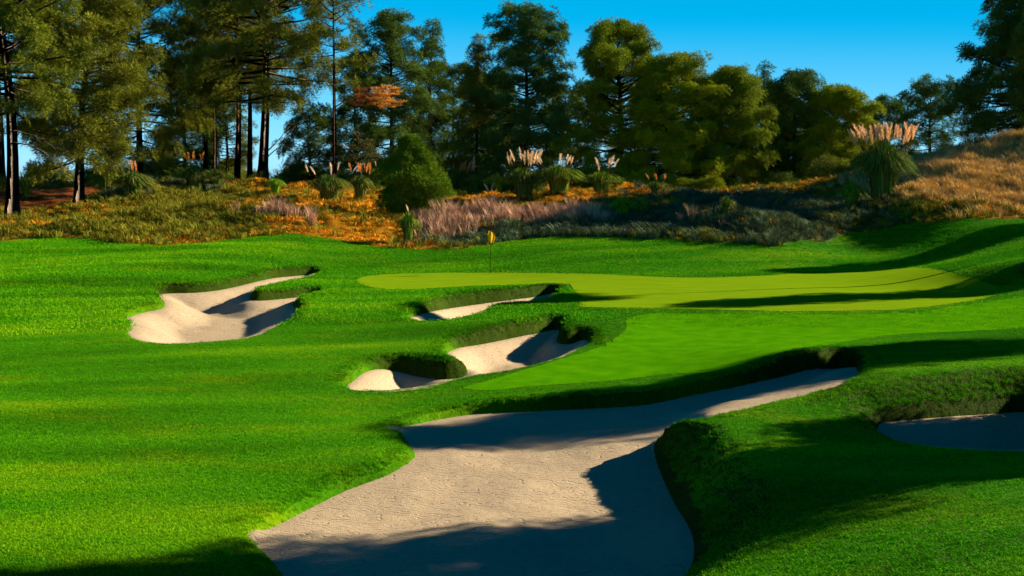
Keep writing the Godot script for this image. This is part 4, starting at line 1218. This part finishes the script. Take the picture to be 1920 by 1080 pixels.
func build_details() -> void:
	# flagstick in the cup
	var fx := Vector2(-1.07, -62.20)
	var f := thing("golf_flag", Vector3(fx.x, stand(fx.x, fx.y), fx.y), "thin yellow flagstick with a limp yellow flag standing on the green", "flag")
	var mb := MB.new()
	mb.tube([Vector3(0, -0.1, 0), Vector3(0.02, 1.1, 0), Vector3(0.03, 2.12, 0)], [0.013, 0.012, 0.010], 8)
	put("flagstick", mb.mesh(mat(lin(0.62, 0.42, 0.03), 0.5, 0.4)), f)
	mb = MB.new()
	var rows := 14
	var cols := 9
	for j in rows + 1:
		for i in cols + 1:
			# cloth hanging in folds from its upper corner
			var u := float(i) / cols
			var v := float(j) / rows
			var w := 0.10 + 0.28 * sin(PI * clampf(v * 0.85 + 0.08, 0.0, 1.0))
			var px := (u - 0.42) * w
			mb.v.append(Vector3(px + 0.03 + 0.03 * v, 2.10 - 0.62 * v - 0.10 * u * (1.0 - v), 0.07 * sin(u * 9.0 + v * 2.0) * (0.3 + v)))
			mb.n.append(Vector3(-0.6 * cos(u * 9.0 + v * 2.0), 0.1, 1.0).normalized())
			mb.c.append(Color.WHITE)
	for j in rows:
		for i in cols:
			var k := j * (cols + 1) + i
			for q in [k, k + 1, k + cols + 1, k + 1, k + cols + 2, k + cols + 1]: mb.ix.append(q)
	var fm := mat(lin(0.85, 0.47, 0.01), 0.8, 0.1)
	fm.backlight_enabled = true
	fm.backlight = lin(0.6, 0.33, 0.01)
	put("flag_cloth", mb.mesh(fm), f)
	mb = MB.new()
	mb.tube([Vector3(0, -0.02, 0), Vector3(0, 0.012, 0)], [0.056, 0.056], 18)
	put("cup", mb.mesh(mat(lin(0.5, 0.5, 0.48), 0.6, 0.3)), f)
	# marker stakes and fallen wood
	for s in [["short white marker stake on the bank below the dark plumed tuft", "marker_stake", "stake", Vector2(9.40, -93.08), 0.5, 0.03, Color(0.6, 0.58, 0.5), 0.02], ["pale broken stake leaning beside the leftmost trunk", "wooden_stake", "stake", Vector2(-41.50, -108.87), 0.95, 0.045, Color(0.4, 0.24, 0.1), -0.12]]:
		mb = MB.new()
		mb.tube([Vector3(0, -0.1, 0), Vector3(s[7] * 0.5, s[4] * 0.5, 0), Vector3(s[7], s[4], 0)], [s[5], s[5], s[5] * 0.9], 8, s[6])
		var o := put(s[1], mb.mesh(M.bark))
		o.position = Vector3(s[3].x, stand(s[3].x, s[3].y), s[3].y)
		tag(o, s[0], s[2])
	for s in [["pale fallen branch lying across the red slope, nearest the grass", Vector2(-34.89, -93.39), 2.6, 0.35], ["orange fallen branch lying above the nearest one", Vector2(-35.94, -96.69), 1.7, 0.2], ["small fallen branch beside the foot of the leaning pine", Vector2(-34.84, -98.36), 1.0, 0.3]]:
		mb = MB.new()
		var p: Vector2 = s[1]
		var base := stand(p.x, p.y)
		var line := []
		var rr := []
		for k in 6:
			var q := k / 5.0
			var wx: float = p.x + s[2] * (q - 0.5)
			var wz: float = p.y + s[2] * s[3] * (q - 0.5) + 0.08 * sin(q * 5.0)
			line.append(Vector3(wx - p.x, stand(wx, wz) - base + 0.05, wz - p.y))
			rr.append(0.07 * (1.0 - 0.6 * q))
		mb.tube(line, rr, 8, Color(0.36, 0.18, 0.07))
		for k in 3:
			mb.tube([line[1 + k], line[1 + k] + Vector3(0.2, 0.12, 0.15 - 0.15 * k), line[1 + k] + Vector3(0.45, 0.2, 0.3 - 0.25 * k)], [0.025, 0.018, 0.008], 5, Color(0.36, 0.2, 0.09))
		var o := put("fallen_branch", mb.mesh(M.bark))
		o.position = Vector3(p.x, base, p.y)
		tag(o, s[0], "branch", "fallen branches on the bare slope")

# ------------------------------------------------------------------ the scene
func _ready() -> void:
	rng.seed = 7
	noise.seed = 11
	noise.frequency = 0.02
	noise.fractal_octaves = 3
	noise2.seed = 23
	noise2.frequency = 0.02
	noise2.fractal_octaves = 4
	var cam := Camera3D.new()
	cam.name = "camera"
	cam.fov = rad_to_deg(2.0 * atan(540.0 / 2400.0))
	cam.near = 0.1
	cam.far = 4000.0
	add_child(cam)
	cam.position = Vector3(0, EYE, 0)
	cam.rotation.x = -atan(205.0 / 2400.0)
	cam.current = true
	var sky_m := PanoramaSkyMaterial.new()
	sky_m.panorama = sky_picture()
	var sky := Sky.new()
	sky.sky_material = sky_m
	var env := Environment.new()
	env.background_mode = Environment.BG_SKY
	env.sky = sky
	env.background_energy_multiplier = 0.315
	env.tonemap_mode = Environment.TONE_MAPPER_LINEAR
	env.tonemap_exposure = 3.3
	env.sdfgi_enabled = true
	env.ssao_enabled = true
	env.ssil_enabled = true
	var we := WorldEnvironment.new()
	we.name = "world_environment"
	we.environment = env
	add_child(we)
	var sun := DirectionalLight3D.new()
	sun.name = "sun"
	sun.light_energy = 1.6
	sun.light_color = Color(1.0, 0.93, 0.80)
	sun.light_angular_distance = 0.5
	sun.shadow_enabled = true
	add_child(sun)
	var to_sun := Vector3(1, 0, -SUN_BACK).normalized() * cos(deg_to_rad(SUN_UP)) + Vector3.UP * sin(deg_to_rad(SUN_UP))
	sun.look_at_from_position(to_sun * 50.0, Vector3.ZERO)

	var t0 := Time.get_ticks_msec()
	make_materials()
	solve_ground()
	for i in EDGE.size() / 2:
		edge_pts.append(Vector2(EDGE[i * 2], EDGE[i * 2 + 1]))
	green_poly = poly_of(GREEN, 5)
	appr_poly = poly_of(APPROACH, 4)
	add_bunker(SAND_LEFT, 0.13, 0.6, 1.8, "pale sand bunker left of the green with a grass tongue across its far end")
	add_bunker(SAND_UPPER, 0.11, 0.7, 1.0, "small sand bunker tucked under the front left edge of the green")
	add_bunker(SAND_TWIN, 0.10, 0.6, 1.2, "two lobed sand bunker split by a rounded grass hump in front of the green")
	add_bunker(SAND_LARGE, 0.09, 0.12, 2.0, "largest sand bunker in the foreground with a shaded arm reaching right")
	add_bunker(SAND_RIGHT, 0.10, 0.5, 2.0, "shaded sand bunker at the right edge behind the dark grass mound")
	zones = ZONES
	print("shape ", Time.get_ticks_msec() - t0)
	build_ground()
	print("ground ", Time.get_ticks_msec() - t0)
	build_sand()
	drape("putting_green", green_poly, 0.3, 0.016, M.green, "smooth yellow green putting green around the flag", "putting green")
	drape("approach_turf", appr_poly, 0.25, 0.012, M.approach, "light green closely mown apron in front of the putting green", "apron")
	print("sheets ", Time.get_ticks_msec() - t0)
	build_turf()
	print("turf ", Time.get_ticks_msec() - t0)
	build_native()
	print("native ", Time.get_ticks_msec() - t0)
	build_plants()
	print("plants ", Time.get_ticks_msec() - t0)
